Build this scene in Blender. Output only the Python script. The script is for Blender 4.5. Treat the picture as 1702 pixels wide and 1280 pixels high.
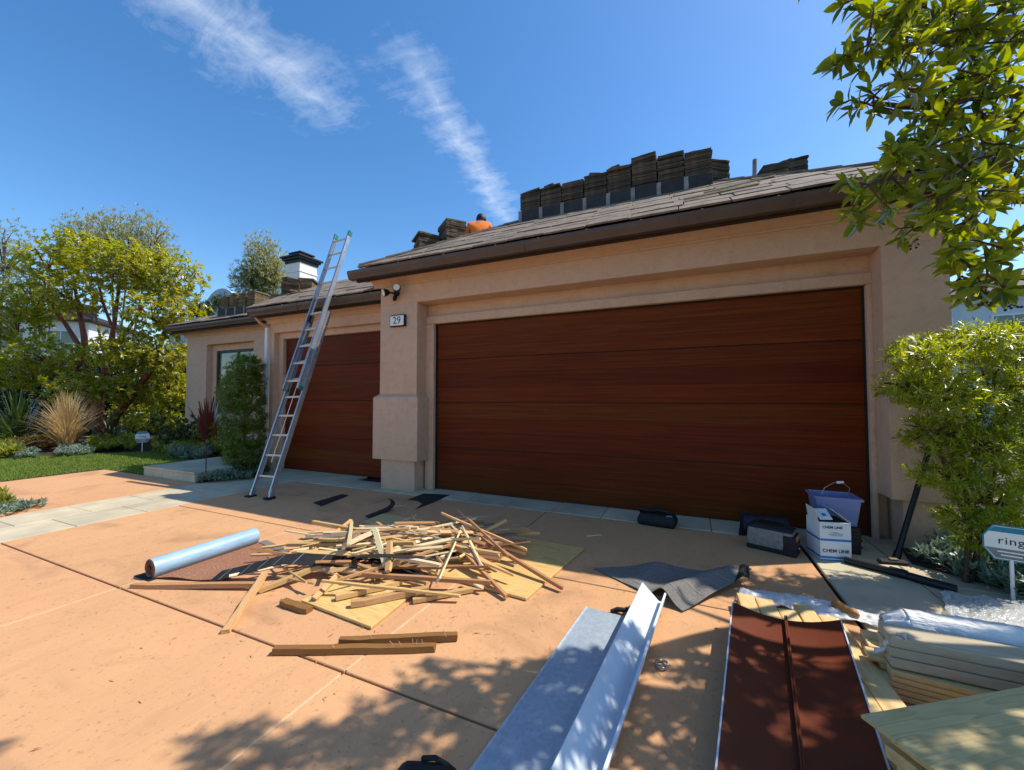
import bpy, bmesh, math, random
import numpy as np
from mathutils import Vector, Matrix

# ------------------------------------------------------------------ camera, world, sun, exposure
R = math.radians
scn = bpy.context.scene
for o in list(bpy.data.objects): bpy.data.objects.remove(o)
F, CX, CY, CAM_H = 662.0, 851.0, 640.0, 1.4
YAW, PITCH = R(24.0), R(1.98)
cam_data = bpy.data.cameras.new('camera')
cam = bpy.data.objects.new('camera', cam_data)
scn.collection.objects.link(cam)
cam_data.sensor_width = 36.0
cam_data.lens = F / 1702.0 * 36.0
cam_data.clip_start, cam_data.clip_end = 0.05, 3000
cam.location = (0, 0, CAM_H)
cam.rotation_euler = (R(90) + PITCH, 0, YAW)
scn.camera = cam

SH = Vector((-0.653, -0.386, -1.0))                 # path of sunlight per metre of fall
sun_dir = (-SH).normalized()
SUN_EL = math.asin(sun_dir.z)
SUN_AZ = math.atan2(sun_dir.x, sun_dir.y)           # clockwise from +Y

world = bpy.data.worlds.new('World'); scn.world = world
world.use_nodes = True
wn, wl = world.node_tree.nodes, world.node_tree.links
wn.clear()
def wnode(t, **k):
    n = wn.new(t)
    for a, b in k.items(): setattr(n, a, b)
    return n
def wmath(op, a, b=None, clamp=False):
    n = wnode('ShaderNodeMath', operation=op, use_clamp=clamp)
    for i, v in enumerate((a, b)):
        if v is None: continue
        if isinstance(v, (int, float)): n.inputs[i].default_value = v
        else: wl.new(v, n.inputs[i])
    return n.outputs[0]
sky = wnode('ShaderNodeTexSky', sky_type='NISHITA', sun_disc=False)
sky.sun_elevation, sky.sun_rotation = SUN_EL, SUN_AZ
sky.air_density, sky.dust_density, sky.ozone_density = 1.0, 0.55, 1.8
tc = wnode('ShaderNodeTexCoord')
sep = wnode('ShaderNodeSeparateXYZ'); wl.new(tc.outputs['Generated'], sep.inputs[0])
zc = wmath('MAXIMUM', sep.outputs[2], 0.03)
u_, v_ = wmath('DIVIDE', sep.outputs[0], zc), wmath('DIVIDE', sep.outputs[1], zc)
comb = wnode('ShaderNodeCombineXYZ'); wl.new(u_, comb.inputs[0]); wl.new(v_, comb.inputs[1])
def wnoise(scale, det, sx, sy, rot=0, rough=.6, dist=0.0):
    mp = wnode('ShaderNodeMapping'); mp.inputs['Scale'].default_value = (sx, sy, 1)
    mp.inputs['Rotation'].default_value = (0, 0, rot)
    wl.new(comb.outputs[0], mp.inputs['Vector'])
    n = wnode('ShaderNodeTexNoise'); n.inputs['Scale'].default_value = scale
    n.inputs['Detail'].default_value = det; n.inputs['Roughness'].default_value = rough
    n.inputs['Distortion'].default_value = dist
    wl.new(mp.outputs[0], n.inputs['Vector']); return n.outputs['Fac']
wob = wmath('MULTIPLY', wmath('SUBTRACT', wnoise(3.0, 3, 1, 1), .5), .22)
def wisp(u0, slope, v0, v1, w):
    # long cirrus streak lying at u = u0 + slope*(v - v0) in the cloud layer
    du = wmath('SUBTRACT', wmath('ADD', u_, wob), wmath('ADD', wmath('MULTIPLY', wmath('SUBTRACT', v_, v0), slope), u0))
    g = wmath('SUBTRACT', 1.0, wmath('DIVIDE', wmath('ABSOLUTE', du), w), True)
    mid, half = (v0 + v1) / 2, (v1 - v0) / 2
    e = wmath('SUBTRACT', 1.0, wmath('POWER', wmath('DIVIDE', wmath('ABSOLUTE', wmath('SUBTRACT', v_, mid)), half), 3.0), True)
    return wmath('MULTIPLY', g, e)
mask = wmath('ADD', wisp(-1.15, 0.03, 0.20, 1.16, .32), wisp(-0.70, -0.16, 0.66, 2.35, .19), True)
fib = wnoise(4.2, 9, 1.0, 2.6, R(38), .68, .6)
fib2 = wnoise(11.0, 8, 1.6, 1.0, R(-20), .66, .3)
fibre = wmath('ADD', wmath('MULTIPLY', fib, .65), wmath('MULTIPLY', fib2, .35))
dens = wmath('MULTIPLY', wmath('SUBTRACT', wmath('ADD', wmath('MULTIPLY', fibre, 2.0), wmath('MULTIPLY', mask, .8)), 1.30), 1.35, True)
dens = wmath('MULTIPLY', wmath('MULTIPLY', dens, wmath('POWER', mask, .6)), .5, True)
hsv = wnode('ShaderNodeHueSaturation'); hsv.inputs['Saturation'].default_value = 1.3
hsv.inputs['Hue'].default_value = .5; hsv.inputs['Value'].default_value = 1.0
wl.new(sky.outputs[0], hsv.inputs['Color'])
mixc = wnode('ShaderNodeMix', data_type='RGBA')
wl.new(dens, mixc.inputs[0]); wl.new(hsv.outputs[0], mixc.inputs[6])
mixc.inputs[7].default_value = (5.0, 5.4, 5.9, 1)
bg = wnode('ShaderNodeBackground'); bg.inputs['Strength'].default_value = 0.106
wl.new(mixc.outputs[2], bg.inputs['Color'])
wo = wnode('ShaderNodeOutputWorld'); wl.new(bg.outputs[0], wo.inputs['Surface'])

sun_data = bpy.data.lights.new('sun', 'SUN'); sun_data.energy = 2.8
sun_data.angle = R(0.53); sun_data.color = (1.0, 0.93, 0.82)
sun = bpy.data.objects.new('sun', sun_data); scn.collection.objects.link(sun)
sun.location = (6, 4, 12); sun.rotation_euler = SH.to_track_quat('-Z', 'Y').to_euler()

vs = scn.view_settings
vs.view_transform = 'Standard'; vs.look = 'None'; vs.gamma = 1; vs.use_curve_mapping = False
vs.exposure = 1.0

# ------------------------------------------------------------------ helpers
COL = scn.collection
rng = random.Random(7)
NR = np.random.default_rng(11)
_f0 = Vector((-math.sin(YAW), math.cos(YAW), 0)); _r = Vector((math.cos(YAW), math.sin(YAW), 0))
_f = _f0 * math.cos(PITCH) + Vector((0, 0, math.sin(PITCH)))
_u = -_f0 * math.sin(PITCH) + Vector((0, 0, math.cos(PITCH)))
CAMP = Vector((0, 0, CAM_H))
def ray(x, y): return _r * ((x - CX) / F) + _u * ((CY - y) / F) + _f
def G(x, y, z=0.0):                                  # surveyed photo point -> place at height z
    d = ray(x, y); return CAMP + d * ((z - CAM_H) / d.z)
def GY(x, y, Y):
    d = ray(x, y); return CAMP + d * (Y / d.y)
def GD(x, y, dep): return CAMP + ray(x, y) * dep
def PX(p):
    v = Vector(p) - CAMP; k = v.dot(_f)
    if k < .05: return None
    return (CX + F * v.dot(_r) / k, CY - F * v.dot(_u) / k)
def inpoly(p, poly):
    x, y = p; c = False; n = len(poly)
    for i in range(n):
        x1, y1 = poly[i]; x2, y2 = poly[i - 1]
        if (y1 > y) != (y2 > y) and x < (x2 - x1) * (y - y1) / (y2 - y1) + x1: c = not c
    return c
def lin(*c):
    return tuple((v / 255 / 12.92) if v / 255 <= .04045 else ((v / 255 + .055) / 1.055) ** 2.4 for v in c)

def tag(o, label=None, cat=None, group=None, kind=None):
    if label: o['label'] = label
    if cat: o['category'] = cat
    if group: o['group'] = group
    if kind: o['kind'] = kind
    return o
def root(name, loc, label, cat, group=None):
    o = bpy.data.objects.new(name, None); COL.objects.link(o)
    o.location = loc; o.empty_display_size = .1; o['org'] = tuple(loc)
    return tag(o, label, cat, group)
def org(o): return Vector(o['org']) if o is not None and 'org' in o else Vector((0, 0, 0))
def finish(me, mat, smooth):
    if mat is not None: me.materials.append(mat)
    if smooth is not None:
        me.polygons.foreach_set('use_smooth', [True] * len(me.polygons))
        if smooth < 179: me.set_sharp_from_angle(angle=R(smooth))
def link(name, me, parent=None, loc=None):
    o = bpy.data.objects.new(name, me); COL.objects.link(o)
    if parent is not None:
        o.parent = parent; o['org'] = tuple(org(parent))
    else:
        o['org'] = tuple(loc or (0, 0, 0)); o.location = loc or (0, 0, 0)
    return o
class MB:
    def __init__(s): s.v = []; s.f = []
    def add(s, vs, fs):
        n = len(s.v); s.v += [Vector(v) for v in vs]; s.f += [[i + n for i in f] for f in fs]; return s
    def par(s, c, a, b, d):
        c, a, b, d = Vector(c), Vector(a), Vector(b), Vector(d)
        vs = [c + a * i + b * j + d * k for k in (-1, 1) for j in (-1, 1) for i in (-1, 1)]
        return s.add(vs, [(0, 2, 3, 1), (4, 5, 7, 6), (0, 1, 5, 4), (2, 6, 7, 3), (0, 4, 6, 2), (1, 3, 7, 5)])
    def box(s, x0, x1, y0, y1, z0, z1):
        return s.par(((x0 + x1) / 2, (y0 + y1) / 2, (z0 + z1) / 2), ((x1 - x0) / 2, 0, 0), (0, (y1 - y0) / 2, 0), (0, 0, (z1 - z0) / 2))
    def beam(s, p, q, w, h, up=(0, 0, 1)):
        p, q, up = Vector(p), Vector(q), Vector(up); d = (q - p)
        sd = d.cross(up).normalized(); n = sd.cross(d).normalized()
        return s.par((p + q) / 2, d / 2, sd * w / 2, n * h / 2)
    def prism(s, poly, vec):
        n = len(poly); p = [Vector(a) for a in poly]; vec = Vector(vec)
        return s.add(p + [a + vec for a in p], [list(range(n))[::-1], list(range(n, 2 * n))] + [(i, (i + 1) % n, (i + 1) % n + n, i + n) for i in range(n)])
    def profx(s, prof, x0, x1):
        return s.prism([(x0, y, z) for y, z in prof], (x1 - x0, 0, 0))
    def tube(s, pts, rad, n=8, cap=True):
        pts = [Vector(p) for p in pts]
        if not hasattr(rad, '__len__'): rad = [rad] * len(pts)
        base = len(s.v); ref = None
        for i, p in enumerate(pts):
            t = (pts[min(i + 1, len(pts) - 1)] - pts[max(i - 1, 0)]).normalized()
            if ref is None or abs(ref.dot(t)) > .95: ref = Vector((0, 0, 1)) if abs(t.z) < .9 else Vector((1, 0, 0))
            a = t.cross(ref).normalized(); b = a.cross(t); ref = b
            for k in range(n):
                an = 2 * math.pi * k / n; s.v.append(p + (a * math.cos(an) + b * math.sin(an)) * rad[i])
        for i in range(len(pts) - 1):
            for k in range(n):
                k2 = (k + 1) % n
                s.f.append([base + i * n + k, base + i * n + k2, base + (i + 1) * n + k2, base + (i + 1) * n + k])
        if cap:
            s.f.append([base + k for k in range(n)][::-1]); s.f.append([base + (len(pts) - 1) * n + k for k in range(n)])
        return s
    def sheet(s, fn, nu, nv, th=.004):
        # a thin sheet with real thickness; fn(u, v) -> point
        P = [[Vector(fn(i / nu, j / nv)) for j in range(nv + 1)] for i in range(nu + 1)]
        base = len(s.v); m = (nu + 1) * (nv + 1)
        N = []
        for i in range(nu + 1):
            for j in range(nv + 1):
                a = P[min(i + 1, nu)][j] - P[max(i - 1, 0)][j]; b = P[i][min(j + 1, nv)] - P[i][max(j - 1, 0)]
                n = a.cross(b); n = n.normalized() if n.length > 1e-9 else Vector((0, 0, 1))
                N.append(n)
        flat = [p for row in P for p in row]
        s.v += flat + [p - n * th for p, n in zip(flat, N)]
        I = lambda i, j, k=0: base + k * m + i * (nv + 1) + j
        for i in range(nu):
            for j in range(nv):
                s.f.append([I(i, j), I(i + 1, j), I(i + 1, j + 1), I(i, j + 1)])
                s.f.append([I(i, j, 1), I(i, j + 1, 1), I(i + 1, j + 1, 1), I(i + 1, j, 1)])
        for i in range(nu):
            s.f.append([I(i, 0), I(i, 0, 1), I(i + 1, 0, 1), I(i + 1, 0)]); s.f.append([I(i, nv), I(i + 1, nv), I(i + 1, nv, 1), I(i, nv, 1)])
        for j in range(nv):
            s.f.append([I(0, j), I(0, j + 1), I(0, j + 1, 1), I(0, j, 1)]); s.f.append([I(nu, j), I(nu, j, 1), I(nu, j + 1, 1), I(nu, j + 1)])
        return s
    def mesh(s, name, mat, smooth=None, off=(0, 0, 0), bevel=0, seg=1):
        off = Vector(off); me = bpy.data.meshes.new(name)
        me.from_pydata([v - off for v in s.v], [], s.f)
        b = bmesh.new(); b.from_mesh(me)
        bmesh.ops.recalc_face_normals(b, faces=b.faces)
        if bevel:
            es = [e for e in b.edges if len(e.link_faces) == 2 and e.calc_face_angle(0) > R(30)]
            bmesh.ops.bevel(b, geom=es, offset=bevel, segments=seg, affect='EDGES', profile=.6)
        b.to_mesh(me); b.free()
        finish(me, mat, smooth); return me
    def build(s, name, mat, parent=None, smooth=None, loc=None, bevel=0, seg=1):
        if parent is not None: off = org(parent)
        else: off = Vector(loc) if loc is not None else Vector((0, 0, 0))
        me = s.mesh(name, mat, smooth, off, bevel, seg)
        return link(name, me, parent, None if parent is not None else tuple(off))
def piece(name, me, parent, M4):                     # a shared-mesh piece at a world matrix
    o = bpy.data.objects.new(name, me); COL.objects.link(o)
    if parent is not None:
        o.parent = parent; o['org'] = tuple(org(parent)); o.matrix_basis = Matrix.Translation(-org(parent)) @ M4
    else:
        o['org'] = tuple(M4.translation); o.matrix_basis = M4
    return o
def axes(o, x, y, z):
    m = Matrix.Identity(4)
    for i, a in enumerate((x, y, z)):
        for k in range(3): m[k][i] = a[k]
    m.translation = Vector(o); return m
def fastmesh(name, V, Fc, mat, smooth=False):
    me = bpy.data.meshes.new(name); V = np.asarray(V, np.float32); Fc = np.asarray(Fc, np.int32)
    k = Fc.shape[1]
    me.vertices.add(len(V)); me.vertices.foreach_set('co', V.ravel())
    me.loops.add(Fc.size); me.loops.foreach_set('vertex_index', Fc.ravel())
    me.polygons.add(len(Fc)); me.polygons.foreach_set('loop_start', np.arange(0, Fc.size, k, dtype=np.int32))
    if smooth: me.polygons.foreach_set('use_smooth', np.ones(len(Fc), dtype=bool))
    me.update(calc_edges=True)
    if mat is not None: me.materials.append(mat)
    return me
def nrm(a): return a / np.maximum(np.linalg.norm(a, axis=-1, keepdims=True), 1e-9)
def leaf_arrays(P, D, U, L, W, near=False, droop=.15, fold=.18):
    P, D = np.asarray(P, float), nrm(np.asarray(D, float)); n = len(P)
    S = nrm(np.cross(D, U)); N = np.cross(S, D); L = np.asarray(L)[:, None]; W = np.asarray(W)[:, None]
    if near:
        st = [(0, 0), (.18, .26), (.42, .5), (.70, .40), (.88, .18), (1, 0)]
        rows = []
        for t, w in st:
            c = P + D * L * t - N * L * droop * t * t
            if w == 0: rows.append(c)
            else: rows += [c - S * W * w + N * W * w * fold * 2, c, c + S * W * w + N * W * w * fold * 2]
        V = np.stack(rows, 1)                        # 1+12+1 = 14
        T = [(0, 2, 1), (0, 3, 2)]
        for k in range(3):
            a, b = 1 + 3 * k, 4 + 3 * k
            T += [(a, a + 1, b + 1), (a, b + 1, b), (a + 1, a + 2, b + 2), (a + 1, b + 2, b + 1)]
        T += [(10, 11, 13), (11, 12, 13)]
    else:
        m = P + D * L * .45 - N * L * droop * .2
        V = np.stack([P, m - S * W * .5 + N * W * fold, P + D * L - N * L * droop, m + S * W * .5 + N * W * fold], 1)
        T = [(0, 1, 2, 3)]
    T = np.array(T); k = V.shape[1]
    Fc = (T[None] + (np.arange(n) * k)[:, None, None]).reshape(-1, T.shape[1])
    return V.reshape(-1, 3), Fc
def clusters(C, A, per, ang=(25, 80), r=NR):
    # whorls of leaf directions round twig tips C with axes A
    C, A = np.asarray(C, float), nrm(np.asarray(A, float)); n = len(C)
    ref = np.where(np.abs(A[:, 2:3]) < .9, np.array([[0, 0, 1.]]), np.array([[1., 0, 0]]))
    X = nrm(np.cross(A, ref)); Y = np.cross(A, X)
    k = np.arange(per); ph = k[None] * 2.39996 + r.uniform(0, 6.28, (n, 1)) + r.normal(0, .25, (n, per))
    th = np.radians(r.uniform(*ang, (n, per)))
    D = A[:, None] * np.cos(th)[..., None] + (X[:, None] * np.cos(ph)[..., None] + Y[:, None] * np.sin(ph)[..., None]) * np.sin(th)[..., None]
    P = C[:, None] - A[:, None] * r.uniform(0, .05, (n, per))[..., None]
    U = A[:, None] + np.array([0, 0, .6]) + r.normal(0, .25, (n, per, 3))
    return P.reshape(-1, 3), D.reshape(-1, 3), U.reshape(-1, 3)
def blob_points(blobs, n, r=NR, inner=.55):
    # points and outward directions through the shells of ellipsoids [(centre, radii)]
    vol = np.array([rr[0] * rr[1] * rr[2] for _, rr in blobs]) ** (2 / 3); vol = vol / vol.sum()
    idx = r.choice(len(blobs), n, p=vol)
    c = np.array([b[0] for b in blobs], float)[idx]; rad = np.array([b[1] for b in blobs], float)[idx]
    d = nrm(r.normal(0, 1, (n, 3))); q = r.uniform(inner, 1.0, (n, 1)) ** .6
    q *= 1 + .18 * np.sin(d[:, :1] * 7 + idx[:, None]) * np.cos(d[:, 1:2] * 6)
    return c + d * rad * q, nrm(d / rad)

# ------------------------------------------------------------------ materials (all procedural)
def material(name): 
    m = bpy.data.materials.new(name); m.use_nodes = True
    nt = m.node_tree; b = nt.nodes['Principled BSDF']; return m, nt, nt.nodes, nt.links, b
def mnoise(nt, scale, det=6, stretch=(1, 1, 1), rough=.55, dist=0., src='Object', seed=0):
    t = nt.nodes.new('ShaderNodeTexCoord'); mp = nt.nodes.new('ShaderNodeMapping')
    mp.inputs['Scale'].default_value = stretch; mp.inputs['Location'].default_value = (seed, seed * .7, seed * .3)
    nt.links.new(t.outputs[src], mp.inputs['Vector'])
    n = nt.nodes.new('ShaderNodeTexNoise'); n.inputs['Scale'].default_value = scale
    n.inputs['Detail'].default_value = det; n.inputs['Roughness'].default_value = rough; n.inputs['Distortion'].default_value = dist
    nt.links.new(mp.outputs[0], n.inputs['Vector']); return n.outputs['Fac']
def ramp(nt, fac, stops):
    r_ = nt.nodes.new('ShaderNodeValToRGB'); nt.links.new(fac, r_.inputs[0])
    while len(r_.color_ramp.elements) < len(stops): r_.color_ramp.elements.new(.5)
    for e, (p, c) in zip(r_.color_ramp.elements, stops): e.position = p; e.color = (*c[:3], 1)
    return r_.outputs[0]
def mix(nt, fac, a, b, mode='MIX'):
    m = nt.nodes.new('ShaderNodeMix'); m.data_type = 'RGBA'; m.blend_type = mode
    for i, v in ((0, fac), (6, a), (7, b)):
        if isinstance(v, (int, float)): m.inputs[i].default_value = v
        elif isinstance(v, tuple): m.inputs[i].default_value = (*v[:3], 1)
        else: nt.links.new(v, m.inputs[i])
    return m.outputs[2]
def math_(nt, op, a, b, clamp=False):
    n = nt.nodes.new('ShaderNodeMath'); n.operation = op; n.use_clamp = clamp
    for i, v in enumerate((a, b)):
        if isinstance(v, (int, float)): n.inputs[i].default_value = v
        else: nt.links.new(v, n.inputs[i])
    return n.outputs[0]
def obj_random(nt, col, amt, hue=0.0):
    oi = nt.nodes.new('ShaderNodeObjectInfo'); h = nt.nodes.new('ShaderNodeHueSaturation')
    nt.links.new(math_(nt, 'ADD', math_(nt, 'MULTIPLY', oi.outputs['Random'], 2 * amt), 1 - amt), h.inputs['Value'])
    if hue:
        w = nt.nodes.new('ShaderNodeTexWhiteNoise'); w.noise_dimensions = '1D'; nt.links.new(oi.outputs['Random'], w.inputs['W'])
        nt.links.new(math_(nt, 'ADD', math_(nt, 'MULTIPLY', w.outputs['Value'], 2 * hue), .5 - hue), h.inputs['Hue'])
    nt.links.new(col, h.inputs['Color']); return h.outputs[0]
def bump(nt, b, h, dist=.01, strength=.5):
    n = nt.nodes.new('ShaderNodeBump'); n.inputs['Distance'].default_value = dist; n.inputs['Strength'].default_value = strength
    nt.links.new(h, n.inputs['Height']); nt.links.new(n.outputs[0], b.inputs['Normal'])
def simple(name, c1, c2=None, scale=6, rough=.7, bscale=60, bdist=.003, bstr=.5, metal=0, stretch=(1, 1, 1), rnd=0, hue=0, spec=.4, lo=.3, hi=.7, det=6):
    m, nt, N, L, b = material(name); c2 = c2 or tuple(v * .8 for v in c1)
    col = ramp(nt, mnoise(nt, scale, det, stretch), [(lo, c1), (hi, c2)])
    if rnd or hue: col = obj_random(nt, col, rnd, hue)
    L.new(col, b.inputs['Base Color']); b.inputs['Roughness'].default_value = rough
    b.inputs['Metallic'].default_value = metal; b.inputs['Specular IOR Level'].default_value = spec
    if bstr: bump(nt, b, mnoise(nt, bscale, 5, stretch), bdist, bstr)
    return m
def wood(name, c1, c2, dark, scale=1, stretch=(1.2, 26, 26), rough=.65, rnd=.15, hue=.01, knots=False):
    m, nt, N, L, b = material(name)
    g = mnoise(nt, 2.2 * scale, 8, stretch, .65, .4); g2 = mnoise(nt, 7 * scale, 6, stretch, .6, 0, seed=3)
    col = ramp(nt, g, [(.30, dark), (.46, c1), (.66, c2)])
    col = mix(nt, math_(nt, 'MULTIPLY', g2, .35), col, dark)
    dirt = mnoise(nt, 3.1, 5, (1, 2, 2), seed=9)
    col = mix(nt, math_(nt, 'MULTIPLY', math_(nt, 'SUBTRACT', dirt, .52, True), 1.6, True), col, tuple(v * .45 for v in dark))
    col = obj_random(nt, col, rnd, hue)
    L.new(col, b.inputs['Base Color']); b.inputs['Roughness'].default_value = rough
    bump(nt, b, g2, .002, .5); return m
def leafmat(name, c1, c2, c3, trans=.45, gloss=.08, rough=.35):
    m, nt, N, L, b = material(name); N.remove(b)
    ge = N.new('ShaderNodeNewGeometry')
    col = ramp(nt, ge.outputs['Random Per Island'], [(0, c1), (.5, c2), (1, c3)])
    big = mnoise(nt, 1.3, 3)
    col = mix(nt, math_(nt, 'MULTIPLY', math_(nt, 'SUBTRACT', big, .42, True), 1.6, True), col, c3)
    d = N.new('ShaderNodeBsdfDiffuse'); L.new(col, d.inputs['Color'])
    t = N.new('ShaderNodeBsdfTranslucent')
    h = N.new('ShaderNodeHueSaturation'); h.inputs['Hue'].default_value = .485; h.inputs['Saturation'].default_value = 1.15; h.inputs['Value'].default_value = 1.7
    L.new(col, h.inputs['Color']); L.new(h.outputs[0], t.inputs['Color'])
    mx = N.new('ShaderNodeMixShader'); mx.inputs[0].default_value = trans
    L.new(d.outputs[0], mx.inputs[1]); L.new(t.outputs[0], mx.inputs[2])
    gl = N.new('ShaderNodeBsdfGlossy'); gl.inputs['Roughness'].default_value = rough
    mx2 = N.new('ShaderNodeMixShader'); fr = N.new('ShaderNodeFresnel'); fr.inputs[0].default_value = 1.42
    L.new(math_(nt, 'MULTIPLY', fr.outputs[0], gloss * 2.2), mx2.inputs[0])
    L.new(mx.outputs[0], mx2.inputs[1]); L.new(gl.outputs[0], mx2.inputs[2])
    L.new(mx2.outputs[0], N['Material Output'].inputs['Surface']); return m

def concrete_mat():
    m, nt, N, L, b = material('tan_concrete')
    big = mnoise(nt, .55, 5, (1, 1, 1), .6); mid = mnoise(nt, 3.5, 7, (1, 1, 1), .65, .3); fine = mnoise(nt, 130, 3)
    swirl = mnoise(nt, 2.2, 8, (1.7, .8, 1), .68, .8, seed=5); grain = mnoise(nt, 420, 2, seed=2)
    col = ramp(nt, big, [(.3, lin(203, 153, 108)), (.7, lin(216, 165, 118))])
    col = mix(nt, math_(nt, 'MULTIPLY', mid, .55), col, lin(186, 140, 102))
    col = mix(nt, math_(nt, 'MULTIPLY', math_(nt, 'SUBTRACT', swirl, .55, True), 1.8, True), col, lin(168, 126, 90))
    col = mix(nt, math_(nt, 'MULTIPLY', math_(nt, 'SUBTRACT', fine, .55, True), 2.0, True), col, lin(222, 178, 132))
    col = mix(nt, math_(nt, 'MULTIPLY', math_(nt, 'SUBTRACT', grain, .60, True), 3.0, True), col, lin(120, 90, 72))
    grit = mnoise(nt, 48, 3, seed=21)
    col = mix(nt, math_(nt, 'MULTIPLY', math_(nt, 'SUBTRACT', grit, .60, True), 4.0, True), col, lin(140, 106, 82))
    scr = mnoise(nt, 1.1, 6, (1.6, .5, 1), .6, 1.4, seed=33)
    col = mix(nt, math_(nt, 'MULTIPLY', math_(nt, 'SUBTRACT', .02, math_(nt, 'ABSOLUTE', math_(nt, 'SUBTRACT', scr, .5), 0), True), 9.0, True), col, lin(172, 132, 102))
    stain = mnoise(nt, 1.15, 6, (1, 1.4, 1), .62, .5, seed=17)
    col = mix(nt, math_(nt, 'MULTIPLY', math_(nt, 'SUBTRACT', stain, .55, True), 3.6, True), col, lin(146, 110, 80))
    col = obj_random(nt, col, .035, .002)
    L.new(col, b.inputs['Base Color']); b.inputs['Roughness'].default_value = .82; b.inputs['Specular IOR Level'].default_value = .25
    hh = math_(nt, 'ADD', math_(nt, 'MULTIPLY', swirl, .6), math_(nt, 'MULTIPLY', fine, .25))
    bump(nt, b, hh, .006, .35); return m
def stucco_mat():
    m, nt, N, L, b = material('tan_stucco')
    big = mnoise(nt, 1.1, 6, (1, 1, .6), .6); mott = mnoise(nt, 9, 6, (1, 1, 1), .6, .2); fine = mnoise(nt, 95, 4)
    col = ramp(nt, big, [(.3, lin(216, 180, 152)), (.7, lin(205, 170, 144))])
    col = mix(nt, math_(nt, 'MULTIPLY', math_(nt, 'SUBTRACT', mott, .48, True), 2.2, True), col, lin(190, 155, 127))
    drip = mnoise(nt, 1.3, 4, (3, 3, .35), .6, .6, seed=4)
    col = mix(nt, math_(nt, 'MULTIPLY', math_(nt, 'SUBTRACT', drip, .55, True), 1.3, True), col, lin(180, 147, 121))
    L.new(col, b.inputs['Base Color']); b.inputs['Roughness'].default_value = .88; b.inputs['Specular IOR Level'].default_value = .2
    gran = mnoise(nt, 34, 5, seed=12)
    bump(nt, b, math_(nt, 'ADD', math_(nt, 'ADD', fine, mott), gran), .012, .75); return m
def doorwood_mat():
    m, nt, N, L, b = material('stained_door_wood')
    g = mnoise(nt, 2.0, 9, (.5, 1, 20), .66, .5); g2 = mnoise(nt, 6, 8, (.35, 1, 34), .65, .2, seed=6); big = mnoise(nt, .8, 4, (1, 1, 1.5), seed=8)
    col = ramp(nt, g, [(.30, lin(88, 36, 12)), (.5, lin(112, 49, 17)), (.72, lin(136, 63, 24))])
    col = mix(nt, math_(nt, 'MULTIPLY', g2, .34), col, lin(56, 21, 8))
    col = mix(nt, math_(nt, 'MULTIPLY', big, .4), col, lin(78, 28, 10))
    col = obj_random(nt, col, .16, .008)
    L.new(col, b.inputs['Base Color']); b.inputs['Roughness'].default_value = .5; b.inputs['Specular IOR Level'].default_value = .10
    bump(nt, b, g2, .0015, .5); return m
def ply_mat(name, c1, c2, dark):
    m, nt, N, L, b = material(name)
    t = N.new('ShaderNodeTexCoord'); mp = N.new('ShaderNodeMapping'); mp.inputs['Scale'].default_value = (.5, 5.0, 1)
    L.new(t.outputs['Object'], mp.inputs[0])
    n0 = N.new('ShaderNodeTexNoise'); n0.inputs['Scale'].default_value = 2.1; n0.inputs['Detail'].default_value = 3
    L.new(mp.outputs[0], n0.inputs['Vector'])
    rings = math_(nt, 'FRACT', math_(nt, 'MULTIPLY', n0.outputs['Fac'], 9.0), 0.0)
    g2 = mnoise(nt, 5, 7, (1.5, 40, 1), .65, .1, seed=2)
    col = ramp(nt, rings, [(0, c1), (.62, c2), (.86, tuple((x + y) / 2 for x, y in zip(c2, dark))), (1, c1)])
    col = mix(nt, math_(nt, 'MULTIPLY', g2, .45), col, c2)
    dirt = mnoise(nt, 1.6, 6, seed=7)
    col = mix(nt, math_(nt, 'MULTIPLY', math_(nt, 'SUBTRACT', dirt, .55, True), 1.5, True), col, tuple(v * .6 for v in dark))
    L.new(col, b.inputs['Base Color']); b.inputs['Roughness'].default_value = .62
    bump(nt, b, g2, .0015, .4); return m
def granule_mat(name, c1, c2, c3):
    m, nt, N, L, b = material(name)
    a = mnoise(nt, 150, 2); big = mnoise(nt, 4, 5)
    col = ramp(nt, a, [(.33, c1), (.5, c2), (.66, c3)])
    col = mix(nt, math_(nt, 'MULTIPLY', big, .35), col, c1)
    L.new(col, b.inputs['Base Color']); b.inputs['Roughness'].default_value = .9
    bump(nt, b, a, .004, .6); return m
def film_mat(name, col, alpha=.5, rough=.2):
    m, nt, N, L, b = material(name); N.remove(b)
    w = mnoise(nt, 18, 6, (1, 2.5, 1), .6, .8)
    gl = N.new('ShaderNodeBsdfPrincipled'); gl.inputs['Base Color'].default_value = (*col, 1); gl.inputs['Roughness'].default_value = rough
    bump(nt, gl, w, .012, .6)
    tr = N.new('ShaderNodeBsdfTransparent'); tr.inputs[0].default_value = (.96, .97, .98, 1)
    mx = N.new('ShaderNodeMixShader'); L.new(math_(nt, 'ADD', math_(nt, 'MULTIPLY', w, .3), alpha - .15), mx.inputs[0])
    L.new(tr.outputs[0], mx.inputs[1]); L.new(gl.outputs[0], mx.inputs[2]); L.new(mx.outputs[0], N['Material Output'].inputs['Surface'])
    return m
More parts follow.
